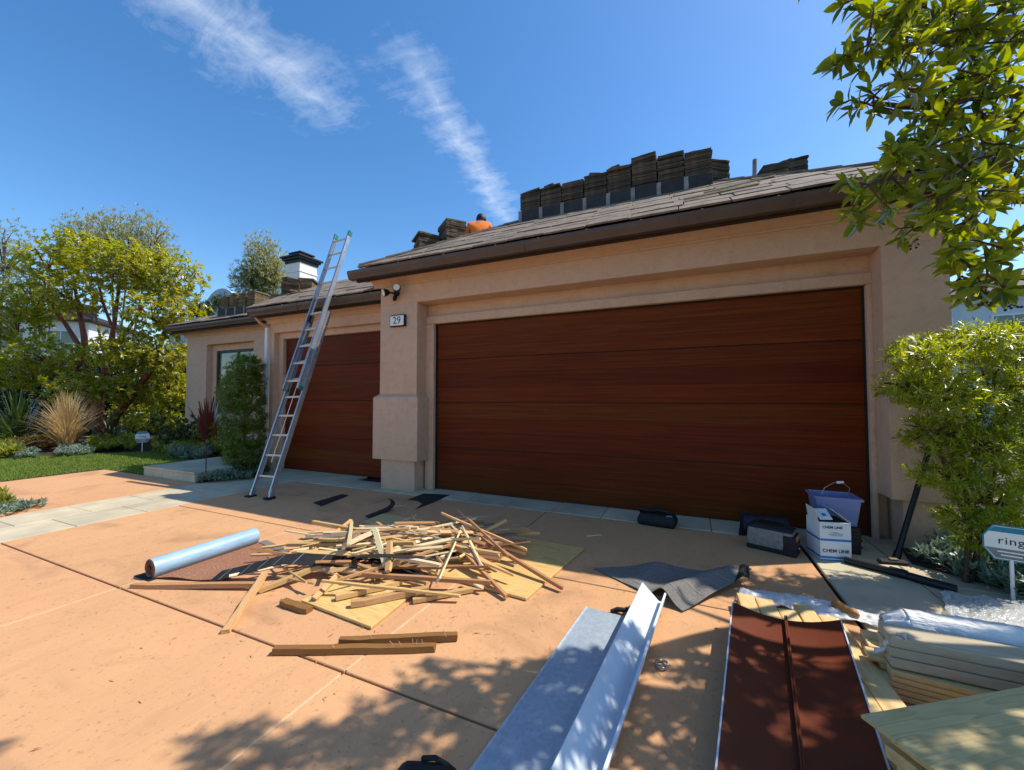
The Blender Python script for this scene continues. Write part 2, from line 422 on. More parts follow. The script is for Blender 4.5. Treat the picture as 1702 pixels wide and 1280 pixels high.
def galv_mat(name, col, metal=.75, rough=.38):
    m, nt, N, L, b = material(name)
    v = N.new('ShaderNodeTexVoronoi'); v.inputs['Scale'].default_value = 55
    t = N.new('ShaderNodeTexCoord'); L.new(t.outputs['Object'], v.inputs['Vector'])
    big = mnoise(nt, 2.2, 6, (1, 1, 1), .6)
    c = ramp(nt, v.outputs['Color'], [(0, tuple(x * .82 for x in col)), (1, tuple(min(1, x * 1.1) for x in col))])
    c = mix(nt, math_(nt, 'MULTIPLY', big, .4), c, tuple(x * .8 for x in col))
    L.new(c, b.inputs['Base Color']); b.inputs['Metallic'].default_value = metal
    L.new(math_(nt, 'ADD', math_(nt, 'MULTIPLY', big, .25), rough - .1), b.inputs['Roughness'])
    return m
M = {}
M['concrete'] = concrete_mat(); M['stucco'] = stucco_mat(); M['door'] = doorwood_mat()
M['slate'] = simple('paving_stone', lin(206, 192, 158), lin(172, 162, 138), 2.6, .75, 40, .004, .5, rnd=.10, hue=.008, det=8)
M['joint'] = simple('joint_filler', lin(48, 40, 36), lin(34, 30, 28), 20, .9)
M['joint_light'] = simple('sandy_joint', lin(226, 190, 150), lin(200, 165, 128), 20, .9)
M['soil'] = simple('soil', lin(66, 50, 38), lin(44, 34, 26), 14, .95, 60, .02, .8)
M['terrain'] = simple('terrain', lin(96, 92, 66), lin(74, 78, 50), .4, .95)
M['gutter'] = simple('brown_gutter', lin(92, 72, 60), lin(76, 58, 48), 5, .45, bstr=0, spec=.5)
M['fascia'] = simple('dark_fascia', lin(52, 36, 30), lin(40, 28, 24), 6, .7)
M['rooftile'] = simple('weathered_roof_tile', lin(142, 125, 107), lin(102, 90, 78), 7, .85, 70, .006, .7, rnd=.16, hue=.008, stretch=(1, .4, 1))
M['roofbase'] = simple('roof_underlay', lin(58, 54, 50), lin(40, 38, 36), 9, .9)
M['stacktile'] = simple('dark_stacked_tile', lin(96, 80, 62), lin(56, 48, 39), 11, .9, 60, .008, .8, rnd=.4, hue=.012)
M['stacktile_tan'] = simple('mossy_stacked_tile', lin(124, 106, 70), lin(82, 70, 48), 11, .9, 60, .008, .8, rnd=.25, hue=.012)
M['rackpanel'] = simple('slate_grey_panel', lin(62, 60, 60), lin(44, 43, 44), 8, .8, rnd=.08)
M['rackpost'] = simple('light_grey_batten', lin(150, 148, 142), lin(118, 116, 112), 8, .8, rnd=.1)
M['chimwhite'] = simple('white_chimney_paint', lin(236, 234, 228), lin(222, 220, 214), 4, .7)
M['black'] = simple('black_metal', lin(30, 30, 31), lin(22, 22, 23), 12, .5, bstr=.2)
M['felt'] = simple('black_roofing_felt', lin(38, 37, 38), lin(26, 25, 26), 22, .8, 120, .004, .6)
M['felt_grey'] = granule_mat('grey_underlayment', lin(92, 90, 84), lin(116, 112, 106), lin(142, 138, 130))
M['granule'] = granule_mat('brown_granules', lin(110, 70, 50), lin(146, 98, 72), lin(188, 140, 108))
M['rollfilm'] = simple('pale_blue_release_film', lin(158, 188, 210), lin(134, 168, 194), 14, .40, 26, .006, .6, spec=.4, stretch=(1, .3, 1))
M['ply'] = ply_mat('plywood', lin(222, 188, 122), lin(210, 172, 104), lin(178, 130, 66))
M['ply_grey'] = ply_mat('weathered_plywood', lin(200, 180, 126), lin(186, 166, 112), lin(156, 136, 88))
M['stick'] = wood('raw_batten_wood', lin(206, 164, 104), lin(226, 190, 132), lin(160, 112, 64), rnd=.2, hue=.012)
M['stick_pale'] = wood('pale_split_wood', lin(226, 204, 160), lin(238, 220, 182), lin(196, 164, 112), rnd=.1)
M['stick_red'] = wood('old_reddish_batten', lin(178, 124, 82), lin(198, 148, 104), lin(124, 78, 48), rnd=.2, hue=.012)
M['stick_brown'] = wood('brown_stained_batten', lin(138, 96, 42), lin(160, 116, 54), lin(84, 54, 22), rnd=.1)
M['stick_grey'] = wood('weathered_grey_batten', lin(146, 128, 106), lin(168, 150, 126), lin(96, 82, 66), rnd=.2)
M['lumber'] = wood('new_lumber', lin(224, 188, 126), lin(236, 206, 150), lin(200, 156, 94), stretch=(1.2, 14, 14), rnd=.08, rough=.6)
M['lumber_grey'] = wood('primed_lumber', lin(186, 172, 142), lin(200, 188, 160), lin(160, 146, 116), stretch=(1.2, 14, 14), rnd=.06)
M['galv'] = galv_mat('galvanised_sheet', lin(176, 190, 200), .35, .5)
M['whitemetal'] = simple('white_enamelled_metal', lin(214, 222, 228), lin(198, 208, 216), 3, .32, bstr=0, spec=.5)
M['alu'] = simple('ladder_aluminium', lin(186, 190, 194), lin(160, 164, 170), 20, .38, 90, .001, .4, metal=.75, stretch=(1, 1, .1))
M['alu_rung'] = simple('pale_ladder_rung', lin(214, 208, 192), lin(196, 190, 176), 20, .5, metal=.3)
M['green_plastic'] = simple('green_plastic', lin(24, 128, 98), None, 8, .45)
M['brownmetal'] = simple('brown_painted_metal', lin(110, 54, 32), lin(94, 46, 28), 5, .5, 40, .001, .3, spec=.18)
M['rubber'] = simple('black_rubber', lin(28, 27, 27), lin(20, 20, 20), 20, .75)
M['pipe'] = simple('black_plastic_pipe', lin(26, 26, 28), lin(20, 20, 22), 10, .45, bstr=0)
M['carton'] = simple('white_carton', lin(226, 228, 230), lin(214, 216, 220), 5, .6, bstr=.2)
M['carton_in'] = simple('brown_carton_inside', lin(170, 138, 100), None, 8, .8)
M['blue_print'] = simple('blue_print', lin(34, 128, 196), None, 8, .5, bstr=0)
M['teal_print'] = simple('teal_print', lin(40, 132, 160), None, 8, .5, bstr=0)
M['dark_print'] = simple('dark_print', lin(36, 38, 46), None, 8, .5, bstr=0)
M['grey_print'] = simple('grey_print', lin(120, 126, 130), None, 8, .5, bstr=0)
M['signwhite'] = simple('sign_white', lin(232, 232, 228), lin(222, 222, 218), 6, .5, bstr=0)
M['canvas'] = simple('grey_canvas', lin(140, 136, 128), lin(112, 108, 102), 30, .85, 140, .003, .6)
M['bagblack'] = simple('black_nylon', lin(30, 29, 31), lin(20, 20, 22), 25, .7, 110, .003, .6)
M['khaki'] = simple('khaki_webbing', lin(140, 118, 84), None, 30, .8)
M['purplefelt'] = simple('purple_black_wrap', lin(52, 46, 66), lin(38, 34, 50), 10, .55)
M['red'] = simple('red_plastic', lin(180, 30, 30), None, 8, .5)
M['tyvek'] = simple('white_wrap', lin(236, 234, 230), lin(222, 218, 212), 6, .5, 22, .02, .7, stretch=(.6, 3, 3))
M['film'] = film_mat('clear_plastic_film', lin(226, 230, 232), .34, .14)
M['film_white'] = film_mat('white_plastic_film', lin(232, 232, 230), .8, .3)
M['amber'] = simple('amber_foam', lin(196, 142, 66), lin(160, 104, 44), 16, .55, 40, .012, .8)
M['glass'] = simple('window_pane', lin(96, 112, 92), lin(64, 82, 66), 1.6, .06, bstr=0, spec=.9)  # mottled green base colour stands for trees reflected in the panes
M['blackframe'] = simple('dark_window_frame', lin(34, 30, 28), None, 10, .5)
M['neigh_white'] = simple('white_render', lin(226, 224, 218), lin(212, 210, 204), 2, .8)
M['neigh_blue'] = simple('pale_blue_siding', lin(196, 206, 216), lin(182, 194, 206), 2, .7)
M['terracotta'] = simple('terracotta_tile', lin(190, 122, 92), lin(160, 96, 70), 9, .8, rnd=.15)
M['fencewood'] = simple('brown_fence_board', lin(96, 66, 48), lin(76, 52, 38), 6, .8, stretch=(6, 6, .4), rnd=.12)
M['bark_red'] = simple('peeling_red_bark', lin(136, 66, 44), lin(82, 42, 32), 9, .6, 30, .01, .6, stretch=(1, 1, .35))
M['bark_grey'] = simple('grey_bark', lin(112, 100, 86), lin(78, 70, 60), 12, .85, 40, .012, .7, stretch=(1, 1, .3))
M['twig'] = simple('dark_twig', lin(92, 58, 42), lin(62, 42, 32), 14, .7)
M['leaf_arbutus'] = leafmat('glossy_tree_leaf', (.12, .18, .022), (.26, .31, .035), (.48, .42, .04), .58, .08, .4)
M['leaf_near'] = leafmat('broad_glossy_leaf', (.05, .095, .015), (.13, .20, .025), (.42, .42, .05), .52, .12, .3)  # wide dark to yellow range also stands for shaded and sunlit leaves
M['leaf_podo'] = leafmat('narrow_bright_leaf', (.13, .21, .022), (.26, .34, .035), (.46, .48, .05), .55, .10, .38)
M['leaf_column'] = leafmat('deep_green_narrow_leaf', (.06, .11, .016), (.12, .18, .024), (.25, .30, .04), .48, .10, .4)
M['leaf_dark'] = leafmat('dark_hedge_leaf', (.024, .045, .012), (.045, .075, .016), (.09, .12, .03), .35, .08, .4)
M['leaf_olive'] = leafmat('grey_green_leaf', (.16, .18, .07), (.25, .26, .11), (.36, .36, .17), .5, .04, .5)
M['leaf_cover'] = leafmat('blue_grey_succulent_leaf', (.11, .17, .12), (.17, .24, .17), (.26, .33, .24), .25, .05, .5)
M['leaf_lime'] = leafmat('lime_foliage', (.15, .19, .03), (.24, .27, .045), (.34, .33, .06), .4, .06, .5)
M['leaf_orange'] = leafmat('rusty_foliage', (.22, .13, .03), (.30, .18, .05), (.20, .16, .05), .35, .06, .5)
M['leaf_straw'] = leafmat('straw_grass', (.46, .35, .16), (.58, .46, .24), (.38, .27, .11), .35, .06, .5)
M['leaf_flax'] = leafmat('red_strap_leaf', (.12, .035, .025), (.20, .06, .04), (.28, .11, .07), .3, .14, .35)
M['leaf_strap'] = leafmat('green_strap_leaf', (.03, .06, .015), (.05, .09, .02), (.10, .14, .04), .35, .12, .4)
M['leaf_grass'] = leafmat('lawn_blade', (.13, .22, .03), (.19, .29, .045), (.26, .34, .07), .4, .03, .5)
M['berry'] = simple('dark_berry', lin(34, 26, 28), None, 10, .4)
M['skin'] = simple('skin', lin(186, 132, 104), None, 10, .6)
M['hair'] = simple('dark_hair', lin(30, 24, 22), None, 40, .6)
M['orange'] = simple('orange_shirt', lin(246, 128, 36), lin(232, 112, 28), 8, .8, 40, .01, .5)
M['trousers'] = simple('dark_work_trousers', lin(58, 60, 70), None, 10, .85)

# ------------------------------------------------------------------ ground, driveway, paving, lawn
tag(MB().add([(-400, -300, -.06), (400, -300, -.06), (400, 500, -.06), (-400, 500, -.06)], [(0, 1, 2, 3)]).build('ground', M['terrain']), kind='structure')
drv = MB().add([(-10.66, -12, -.03), (0.98, -12, -.03), (.98, 4.78, -.03), (-10.66, 4.78, -.03)], [(0, 1, 2, 3)]).build('driveway', M['joint'])
tag(drv, kind='structure')
XJ = [-3.89, -1.64]; YJ = [-9, -5.4, -2.0, 1.56, 3.04, 4.74]
def slab(x0, x1, y0, y1, mat='concrete', name='slab', par=drv, z=0.0, th=.028, bv=.004):
    return MB().box(x0, x1, y0, y1, z - th, z).build(name, M[mat], par, bevel=bv)
cols = [-6.16, -3.89, -1.64, .94]
for j in range(len(YJ) - 1):
    for i in range(len(cols) - 1):
        g = .007
        slab(cols[i] + g * .8, cols[i + 1] - g * .8, YJ[j] + g, YJ[j + 1] - g)
for i in (1, 2):                                       # pale sand in the lengthwise joints
    for j in range(len(YJ) - 1):
        if YJ[j + 1] < 3.1: MB().box(cols[i] - .0052, cols[i] + .0052, YJ[j] + .02, YJ[j + 1] - .02, -.02, -.0025).build('joint_strip', M['joint_light'], drv)
for a, b in ((-9, -2.2), (-2.2, 3.98)): slab(-10.6, -7.44, a + .006, b - .006)
# stone bands
pav = MB().add([(-7.44, -9, -.026), (-6.16, -9, -.026), (-6.16, 5.5, -.026), (-7.44, 5.5, -.026)], [(0, 1, 2, 3)]).build('paving_band', M['joint'])
tag(pav, kind='structure')
y = -5.0
while y < 4.7:
    for x0, x1 in ((-7.435, -6.80), (-6.795, -6.165)):
        off = .0 if x0 < -7 else .28
        y0, y1 = y + off, min(y + off + .615, 4.735)
        if y1 - y0 > .1: slab(x0, x1, y0, y1, 'slate', 'paving_stone', pav, z=.002 + rng.uniform(-.002, .002), bv=.006)
    y += .62
apr = MB().add([(-7.8, 4.74, -.024), (1.0, 4.74, -.024), (1.0, 5.6, -.024), (-7.8, 5.6, -.024)], [(0, 1, 2, 3)]).build('garage_apron', M['joint'])
tag(apr, kind='structure')
x = -7.7
while x < .93:
    w = rng.uniform(.58, .64); y1 = 5.52 if x + w < -4.7 else 5.24
    x1 = min(x + w, .935)
    if x1 - x > .08: slab(x + .003, x1 - .003, 4.75, y1, 'slate', 'paving_stone', apr, z=.002 + rng.uniform(-.002, .002), bv=.005)
    x += w
side = MB().add([(.985, -6, -.025), (2.6, -6, -.025), (2.6, 5.2, -.025), (.985, 5.2, -.025)], [(0, 1, 2, 3)]).build('side_path', M['joint'])
tag(side, kind='structure')
y = -2.0
while y < 4.85:
    x = .965
    while x < 2.35:
        w = .62
        if not (x > 1.75 and y > 3.9): slab(x + .004, min(x + w, 2.42) - .004, y + .004, y + .60, 'slate', 'paving_stone', side, z=rng.uniform(-.002, .003), bv=.006)
        x += w
    y += .608
# lawn and beds
lawn_poly = [(-10.63, -6), (-10.63, 3.99), (-9.22, 3.99), (-9.22, 5.35), (-10.9, 6.75), (-11.9, 6.3), (-13.0, 5.65), (-14.8, 3.75), (-17, 1.5), (-19, -6)]
MBl = MB().prism([(x, y, -.05) for x, y in lawn_poly], (0, 0, .045))
lawn = tag(MBl.build('lawn', M['soil']), kind='structure')
n = 90000; X = NR.uniform(-17, -9.2, n); Y = NR.uniform(.0, 6.8, n)
ok = np.array([inpoly((a, b), lawn_poly) for a, b in zip(X, Y)]); X, Y = X[ok], Y[ok]; n = len(X)
P = np.stack([X, Y, np.full(n, -.006)], 1); D = np.stack([NR.normal(0, .45, n), NR.normal(0, .45, n), np.ones(n)], 1)
V, Fc = leaf_arrays(P, D, NR.normal(0, 1, (n, 3)), NR.uniform(.03, .062, n), NR.uniform(.006, .011, n), droop=.25)
tag(link('grass', fastmesh('grass', V, Fc, M['leaf_grass']), None), 'short green mown grass beside the driveway', 'grass', kind='stuff')
bed_poly = [(-19.5, -6), (-17, 1.5), (-14.8, 3.75), (-13.0, 5.65), (-11.9, 6.3), (-10.9, 6.75), (-9.22, 5.35), (-8.4, 5.3), (-8.0, 6.8), (-13.6, 6.8), (-13.6, 16), (-34, 16), (-34, -6)]
tag(MB().prism([(x, y, -.055) for x, y in bed_poly], (0, 0, .045)).build('planting_bed', M['soil']), kind='structure')
tag(MB().prism([(x, y, -.05) for x, y in [(-7.58, 4.0), (-7.446, 3.99), (-7.446, 4.735), (-7.81, 4.735), (-7.81, 5.32), (-8.2, 5.7), (-8.2, 5.26), (-7.58, 5.26)]], (0, 0, .06)).build('corner_bed', M['soil']), kind='structure')
tag(MB().prism([(x, y, -.05) for x, y in [(1.70, 4.50), (2.6, 3.75), (7, 3.75), (7, 9), (2.6, 9), (2.6, 4.9), (1.78, 4.9)]], (0, 0, .07)).build('side_bed', M['soil']), kind='structure')
# raised landing of stone blocks
st = root('raised_step', (-8.4, 3.98, 0), 'low stone landing step at the corner of the driveway by the lawn', 'step')
MB().box(-9.16, -7.60, 4.03, 5.24, -.02, .128).build('core', M['joint'], st)
w = (9.17 - 7.585) / 5
for i in range(5): MB().box(-9.17 + i * w + .003, -9.17 + (i + 1) * w - .003, 3.975, 4.03, -.01, .125).build('riser_block', M['slate'], st, bevel=.005)
for i in range(3):
    for j in range(2):
        MB().box(-9.175 + i * .53 + .003, -9.175 + (i + 1) * .53 - .003, 3.96 + j * .64 + .003, 3.96 + (j + 1) * .64 - .003, .128, .165).build('tread_stone', M['slate'], st, bevel=.005)
for j in range(2): MB().box(-7.605, -7.585, 4.035 + j * .6, 4.03 + (j + 1) * .6, -.01, .125).build('riser_block', M['slate'], st)

# ------------------------------------------------------------------ the house
WY = 4.93
hs = root('garage_house', (-3.6, WY, 0), 'tan stucco house with two dark wooden garage doors and partly stripped tile roof', 'house')
S = M['stucco']
def wall(x0, x1, y0, y1, z0, z1, name='wall', mat=None, bv=.012, par=hs): return MB().box(x0, x1, y0, y1, z0, z1).build(name, mat or S, par, bevel=bv, seg=2, smooth=40 if bv else None)
# main garage: lintel, piers, recess, trim
wall(-4.50, 2.20, WY, 5.30, 2.88, 3.30)
wall(-4.50, -3.78, WY, 5.30, 1.46, 2.883); wall(1.71, 2.20, WY, 5.30, 1.46, 2.883)
def pilaster(xa, xb, ya):
    # block with a sloping shoulder, over a narrower foot
    m = MB(); z0, z1, z2 = .46, 1.42, 1.475; d = .07
    a = [(xa - d, ya - d), (xb + d, ya - d), (xb + d, 5.28), (xa - d, 5.28)]; t = [(xa, ya), (xb, ya), (xb, 5.28), (xa, 5.28)]
    vs = [(x, y, z0) for x, y in a] + [(x, y, z1) for x, y in a] + [(x, y, z2) for x, y in t]
    fs = [(3, 2, 1, 0), (8, 9, 10, 11)]
    for k in range(2):
        for i in range(4): j = (i + 1) % 4; fs.append((k * 4 + i, k * 4 + j, k * 4 + 4 + j, k * 4 + 4 + i))
    m.add(vs, fs).build('pilaster_block', S, hs, bevel=.012, seg=2, smooth=40)
    wall(xa + .035, xb - .035, ya + .01, 5.27, -.01, .462, 'pilaster_foot')
pilaster(-4.50, -3.78, WY); pilaster(1.78, 2.20, WY)
wall(-3.781, 1.711, 5.215, 5.31, 2.69, 2.9, bv=0)                          # recess above the door
for x0, x1 in ((-3.782, -3.63), (1.665, 1.712)): wall(x0, x1, 5.15, 5.26, 0, 2.57, 'door_trim')
wall(-3.782, 1.712, 5.15, 5.262, 2.571, 2.69, 'door_trim')
wall(-4.46, 2.16, 5.33, 11, -.02, 3.32, bv=0)                              # body of the garage
# cove, fascia, gutter
def cove(x0, x1, yw, z0, depth, rise, name='cove'):
    pr = [(yw + .02, z0 - .028), (yw - .022, z0 - .028), (yw - .026, z0 - .004), (yw - .012, z0)]
    for k in range(9):
        a = k / 8 * math.pi / 2; pr.append((yw - .02 - depth * (1 - math.cos(a)), z0 + rise * math.sin(a)))
    pr += [(yw - .02 - depth, z0 + rise + .05), (yw + .02, z0 + rise + .05)]
    return MB().profx(pr, x0, x1).build(name, S, hs, smooth=35)
def gutter(x0, x1, yf, zt, name='gutter', xs=()):
    d = .125; h = .125
    o_ = [(yf + d, zt), (yf + d, zt - h), (yf + .035, zt - h), (yf + .03, zt - h + .03), (yf + .012, zt - h + .055), (yf, zt - h + .09), (yf, zt)]
    i_ = [(yf + .016, zt), (yf + .016, zt - .012), (yf + .006, zt - .014), (yf + .006, zt - h + .092), (yf + .018, zt - h + .06), (yf + .04, zt - h + .008), (yf + d - .006, zt - h + .008), (yf + d - .006, zt)]
    g = MB().profx(o_ + i_, x0, x1).build(name, M['gutter'], hs, smooth=30)
    ends = MB()
    for x in (x0 - .004, x1 + .0015): ends.profx([(yf - .002, zt + .001), (yf - .002, zt - h + .088), (yf + .034, zt - h - .002), (yf + d + .001, zt - h - .002), (yf + d + .001, zt + .001)], x, x + .0025)
    ends.build('end_cap', M['gutter'], g)
    x = x0 + .35
    while x < x1 - .1:
        MB().par((x, yf + d / 2, zt + .003), (.011, 0, 0), (0, d / 2 + .002, 0), (0, 0, .0022)).build('hanger', M['alu_rung'], g)
        x += rng.uniform(.55, .8)
    for x in xs: MB().profx([(yf - .004, zt + .003), (yf - .004, zt - h + .086), (yf + .03, zt - h - .004), (yf + .06, zt - h - .004), (yf + .06, zt - h - .001), (yf + .002, zt - h + .09), (yf + .0, zt + .003)], x, x + .05).build('joint_sleeve', M['gutter'], g)
    return g
cove(-4.62, 2.32, WY, 3.195, .21, .085)
MB().box(-4.74, 2.40, 4.655, 4.70, 3.222, 3.345).build('fascia', M['fascia'], hs)
MB().box(-4.70, 2.36, 4.70, 5.2, 3.331, 3.35).build('soffit', S, hs)
gutter(-4.80, 2.42, 4.525, 3.37, xs=(-1.9, .95))
# small garage to the left
Y2 = 5.33
wall(-7.72, -4.502, Y2, 5.60, 2.72, 3.02)
wall(-7.72, -7.60, Y2, 5.60, -.01, 2.722)
wall(-7.601, -4.503, 5.43, 5.55, 2.605, 2.722, 'door_trim'); wall(-7.601, -7.47, 5.43, 5.55, -.005, 2.606, 'door_trim')
wall(-7.70, -4.51, 5.64, 11, -.02, 3.04, bv=0)
cove(-7.80, -4.504, Y2, 2.93, .19, .08)
MB().box(-7.80, -4.506, 5.055, 5.10, 2.975, 3.085).build('fascia', M['fascia'], hs)
MB().box(-7.79, -4.506, 5.10, 5.5, 3.045, 3.062).build('soffit', S, hs)
gutter(-7.84, -4.508, 4.925, 3.13, xs=(-6.5,))
# window wing, set well back
Y3, KW = 6.83, 1.188
def kz(z): return (z - 1.4) * KW + 1.4
wx0, wx1, wz0, wz1 = -12.62, -10.55, 1.0, kz(2.70)
zt3 = kz(3.06)
wall(-13.6, wx0, Y3, 7.15, -.02, zt3); wall(wx1, -7.705, Y3, 7.15, -.02, zt3)
wall(wx0 - .002, wx1 + .002, Y3, 7.15, wz1, zt3 + .002); wall(wx0 - .002, wx1 + .002, Y3, 7.15, -.02, wz0)
wall(-13.57, -7.71, 7.16, 12, -.02, zt3 - .02, bv=0)
cove(-13.72, -7.73, Y3, zt3 - .13, .21, .09)
MB().box(-13.82, -7.73, Y3 - .30, Y3 - .255, zt3 - .08, zt3 + .03).build('fascia', M['fascia'], hs)
MB().box(-13.8, -7.73, Y3 - .255, Y3 + .15, zt3 + .006, zt3 + .02).build('soffit', S, hs)
gutter(-13.87, -7.73, Y3 - .43, kz(3.14))
wf = MB()
xa, xb, za, zb, yf = wx0 + .19, wx1 - .03, wz0 + .03, wz1 - .17, Y3 + .18
for b_ in ((xa, xb, yf, yf + .06, zb - .07, zb), (xa, xb, yf, yf + .06, za, za + .07), (xa, xa + .07, yf + .001, yf + .059, za + .07, zb - .07), (xb - .07, xb, yf + .001, yf + .059, za + .07, zb - .07), ((xa + xb) / 2 - .03, (xa + xb) / 2 + .03, yf + .001, yf + .059, za + .07, zb - .07)): wf.box(*b_)
win = wf.build('window', M['blackframe'], hs)
xm = (xa + xb) / 2
for a_, b_ in ((xa + .07, xm - .03), (xm + .03, xb - .07)): MB().box(a_, b_, yf + .025, yf + .035, za + .07, zb - .07).build('pane', M['glass'], win)
wall(wx0 - .001, xa - .002, yf - .02, yf + .1, wz0, wz1, 'window_reveal', bv=0); wall(xa - .002, wx1 + .001, yf - .02, yf + .1, zb + .002, wz1 + .001, 'window_reveal', bv=0)
MB().box(xa - .002, xb + .03, yf + .062, yf + .1, wz0, zb).build('window_backing', M['blackframe'], hs)
# garage doors: planks grouped in four sections
def garage_door(x0, x1, y, z1, brk, name='garage_door'):
    d = MB().box(x0, x1, y + .018, y + .05, .004, z1).build(name, M['fascia'], hs)
    zs = [z1 * (1 - b) for b in brk]
    for s_ in range(4):
        zt, zb_ = zs[s_] - .006, zs[s_ + 1] + .006; h = (zt - zb_) / 3
        for k in range(3):
            MB().box(x0 + .004, x1 - .004, y, y + .018, max(.012, zb_ + k * h + .0004), zb_ + (k + 1) * h - .0004).build('plank', M['door'], d, bevel=.0008)
    return d
garage_door(-3.625, 1.66, 5.235, 2.565, (0, .215, .475, .745, 1))
garage_door(-7.465, -4.48, 5.50, 2.60, (0, .215, .475, .745, 1))
MB().box(-3.63, -3.612, 5.21, 5.234, .0, 2.57).box(1.648, 1.665, 5.21, 5.234, 0, 2.57).box(-3.612, 1.648, 5.21, 5.234, 2.553, 2.57).build('weather_strip', M['rubber'], hs)
# downspout at the jog
dsp = MB().tube([(-7.76, 5.05, 3.0), (-7.76, 5.15, 2.90), (-7.76, 5.29, 2.84)], .03, 8).build('downspout_elbow', S, hs, smooth=40)
MB().box(-7.795, -7.725, 5.262, 5.327, .05, 2.84).build('downspout', M['signwhite'], hs, bevel=.008)
# roofs: hip over the main garage, skirts with a flat deck over the left wings
SL = .60; XL, XR, YE, ZE = -4.60, 2.42, 4.56, 3.385
half = (XR - XL) / 2
ap = (XL + half, YE + half, ZE + SL * half)
bk = (XL + half, 13, ZE + SL * half)
rf = MB().add([(XL, YE, ZE), (XR, YE, ZE), ap, (XL, 13, ZE), (XR, 13, ZE), bk, (XL, YE, ZE - .03), (XR, YE, ZE - .03), (XL, 13, ZE - .03), (XR, 13, ZE - .03)],
              [(0, 1, 2), (0, 2, 5, 3), (1, 4, 5, 2), (3, 5, 4, 9, 8), (6, 7, 1, 0), (6, 0, 3, 8), (7, 9, 4, 1), (6, 8, 9, 7)]).build('roof', M['roofbase'], hs)
tm = {}
def tile_mesh(w):
    w = round(w, 2)
    if w not in tm:
        m = MB().box(0, w, 0, .335, 0, .022)
        m.v = [Vector((v.x, v.y, v.z + (.012 if v.y < .1 else 0))) for v in m.v]
        tm[w] = m.mesh('roof_tile', M['rooftile'], bevel=.004)
    return tm[w]
def lay(par, x0f, x1f, y0, z0, sl, dmax, exp=.27, wt=.5):
    ca, sa = math.cos(math.atan(sl)), math.sin(math.atan(sl)); d = -.03; k = 0
    while d < dmax:
        xa, xb = x0f(d), x1f(d); x = xa - (rng.uniform(.1, .3) if k % 2 else 0)
        while x < xb - .04:
            w = min(wt, xb - x); a = max(x, xa); w -= (a - x)
            if w > .06:
                tl = rng.uniform(-.008, .010)
                ey = Vector((0, ca, sa)); ez = Vector((0, -sa, ca))
                ex = Vector((1, 0, tl)).normalized()
                piece('tile', tile_mesh(max(.08, w - .006)), par, axes(Vector((a + .003, y0 + d, z0 + sl * d + .006)) + ez * rng.uniform(.004, .016) + ey * rng.uniform(-.012, .012), ex, (ey + ez * .04).normalized(), ez))
            x += wt
        d += exp * ca; k += 1
lay(rf, lambda d: XL + max(d, 0) + .02, lambda d: XR - max(d, 0) - .02, YE, ZE + .0, SL, half - .2)
hc = MB()
for sgn, xs_ in ((1, XL), (-1, XR)):
    for k in range(13):
        d0, d1 = k * .275, k * .275 + .31
        hc.beam((xs_ + sgn * d0, YE + d0, ZE + SL * d0 + .045), (xs_ + sgn * d1, YE + d1, ZE + SL * d1 + .03), .17, .025)
hc.build('hip_cap', M['rooftile'], rf)
# left wings roof
S2 = .57
def skirt(x0, x1, ye, ze, yt, hipl, name):
    zt = ze + S2 * (yt - ye); xt = x0 + (yt - ye) if hipl else x0
    vs = [(x0, ye, ze), (x1, ye, ze), (x1, yt, zt), (xt, yt, zt), (x0, 12, ze), (x1, 12, ze), (x1, 12, zt), (xt, 12, zt)]
    r_ = MB().add(vs, [(0, 1, 2, 3), (3, 2, 6, 7), (0, 3, 7, 4), (1, 5, 6, 2), (4, 7, 6, 5), (0, 4, 5, 1)]).build(name, M['roofbase'], hs)
    lay(r_, (lambda d: x0 + max(d, 0) + .02) if hipl else (lambda d: x0), lambda d: x1, ye, ze, S2, yt - ye - .12, wt=.6)
    return r_
skirt(-7.86, -4.52, 4.96, 3.145, 6.42, False, 'roof')
S2 = .46
lw = skirt(-13.90, -7.865, Y3 - .40, kz(3.155), 7.55, True, 'roof')
S2 = .57
# chimney on the left wing
cb = GD(501, 470, 12.6); cb = Vector((cb.x, cb.y, 3.5)); cw = .31
zc_ = lambda y: 1.4 + (663 - y) / F * 12.6
z0 = zc_(442)
ch = MB().box(cb.x - cw, cb.x + cw, cb.y - cw, cb.y + cw, 3.4, z0).build('chimney', M['chimwhite'], hs, bevel=.01)
MB().box(cb.x - cw - .02, cb.x + cw + .02, cb.y - cw - .02, cb.y + cw + .02, z0 - .30, z0 - .24).build('chimney_band', M['chimwhite'], ch, bevel=.006)
m = MB()
for a_, b_, e in ((0, .09, .03), (.09, .16, .08), (.16, .21, .13)): m.box(cb.x - cw - e, cb.x + cw + e, cb.y - cw - e, cb.y + cw + e, z0 + a_, z0 + b_)
m.build('chimney_cap', M['black'], ch)
MB().box(cb.x - .22, cb.x + .22, cb.y - .22, cb.y + .22, z0 + .211, z0 + .32).build('chimney_cowl', M['black'], ch, bevel=.01)
MB().box(cb.x - .27, cb.x + .27, cb.y - .27, cb.y + .27, z0 + .321, z0 + .37).build('cowl_lid', M['black'], ch, bevel=.008)
# vent pipe on the roof
vp = GD(1253, 296, 6.9); MB().tube([vp + Vector((0, 0, -.3)), vp + Vector((.02, 0, .32))], .035, 10).build('vent_pipe', M['rackpost'], rf, smooth=40)
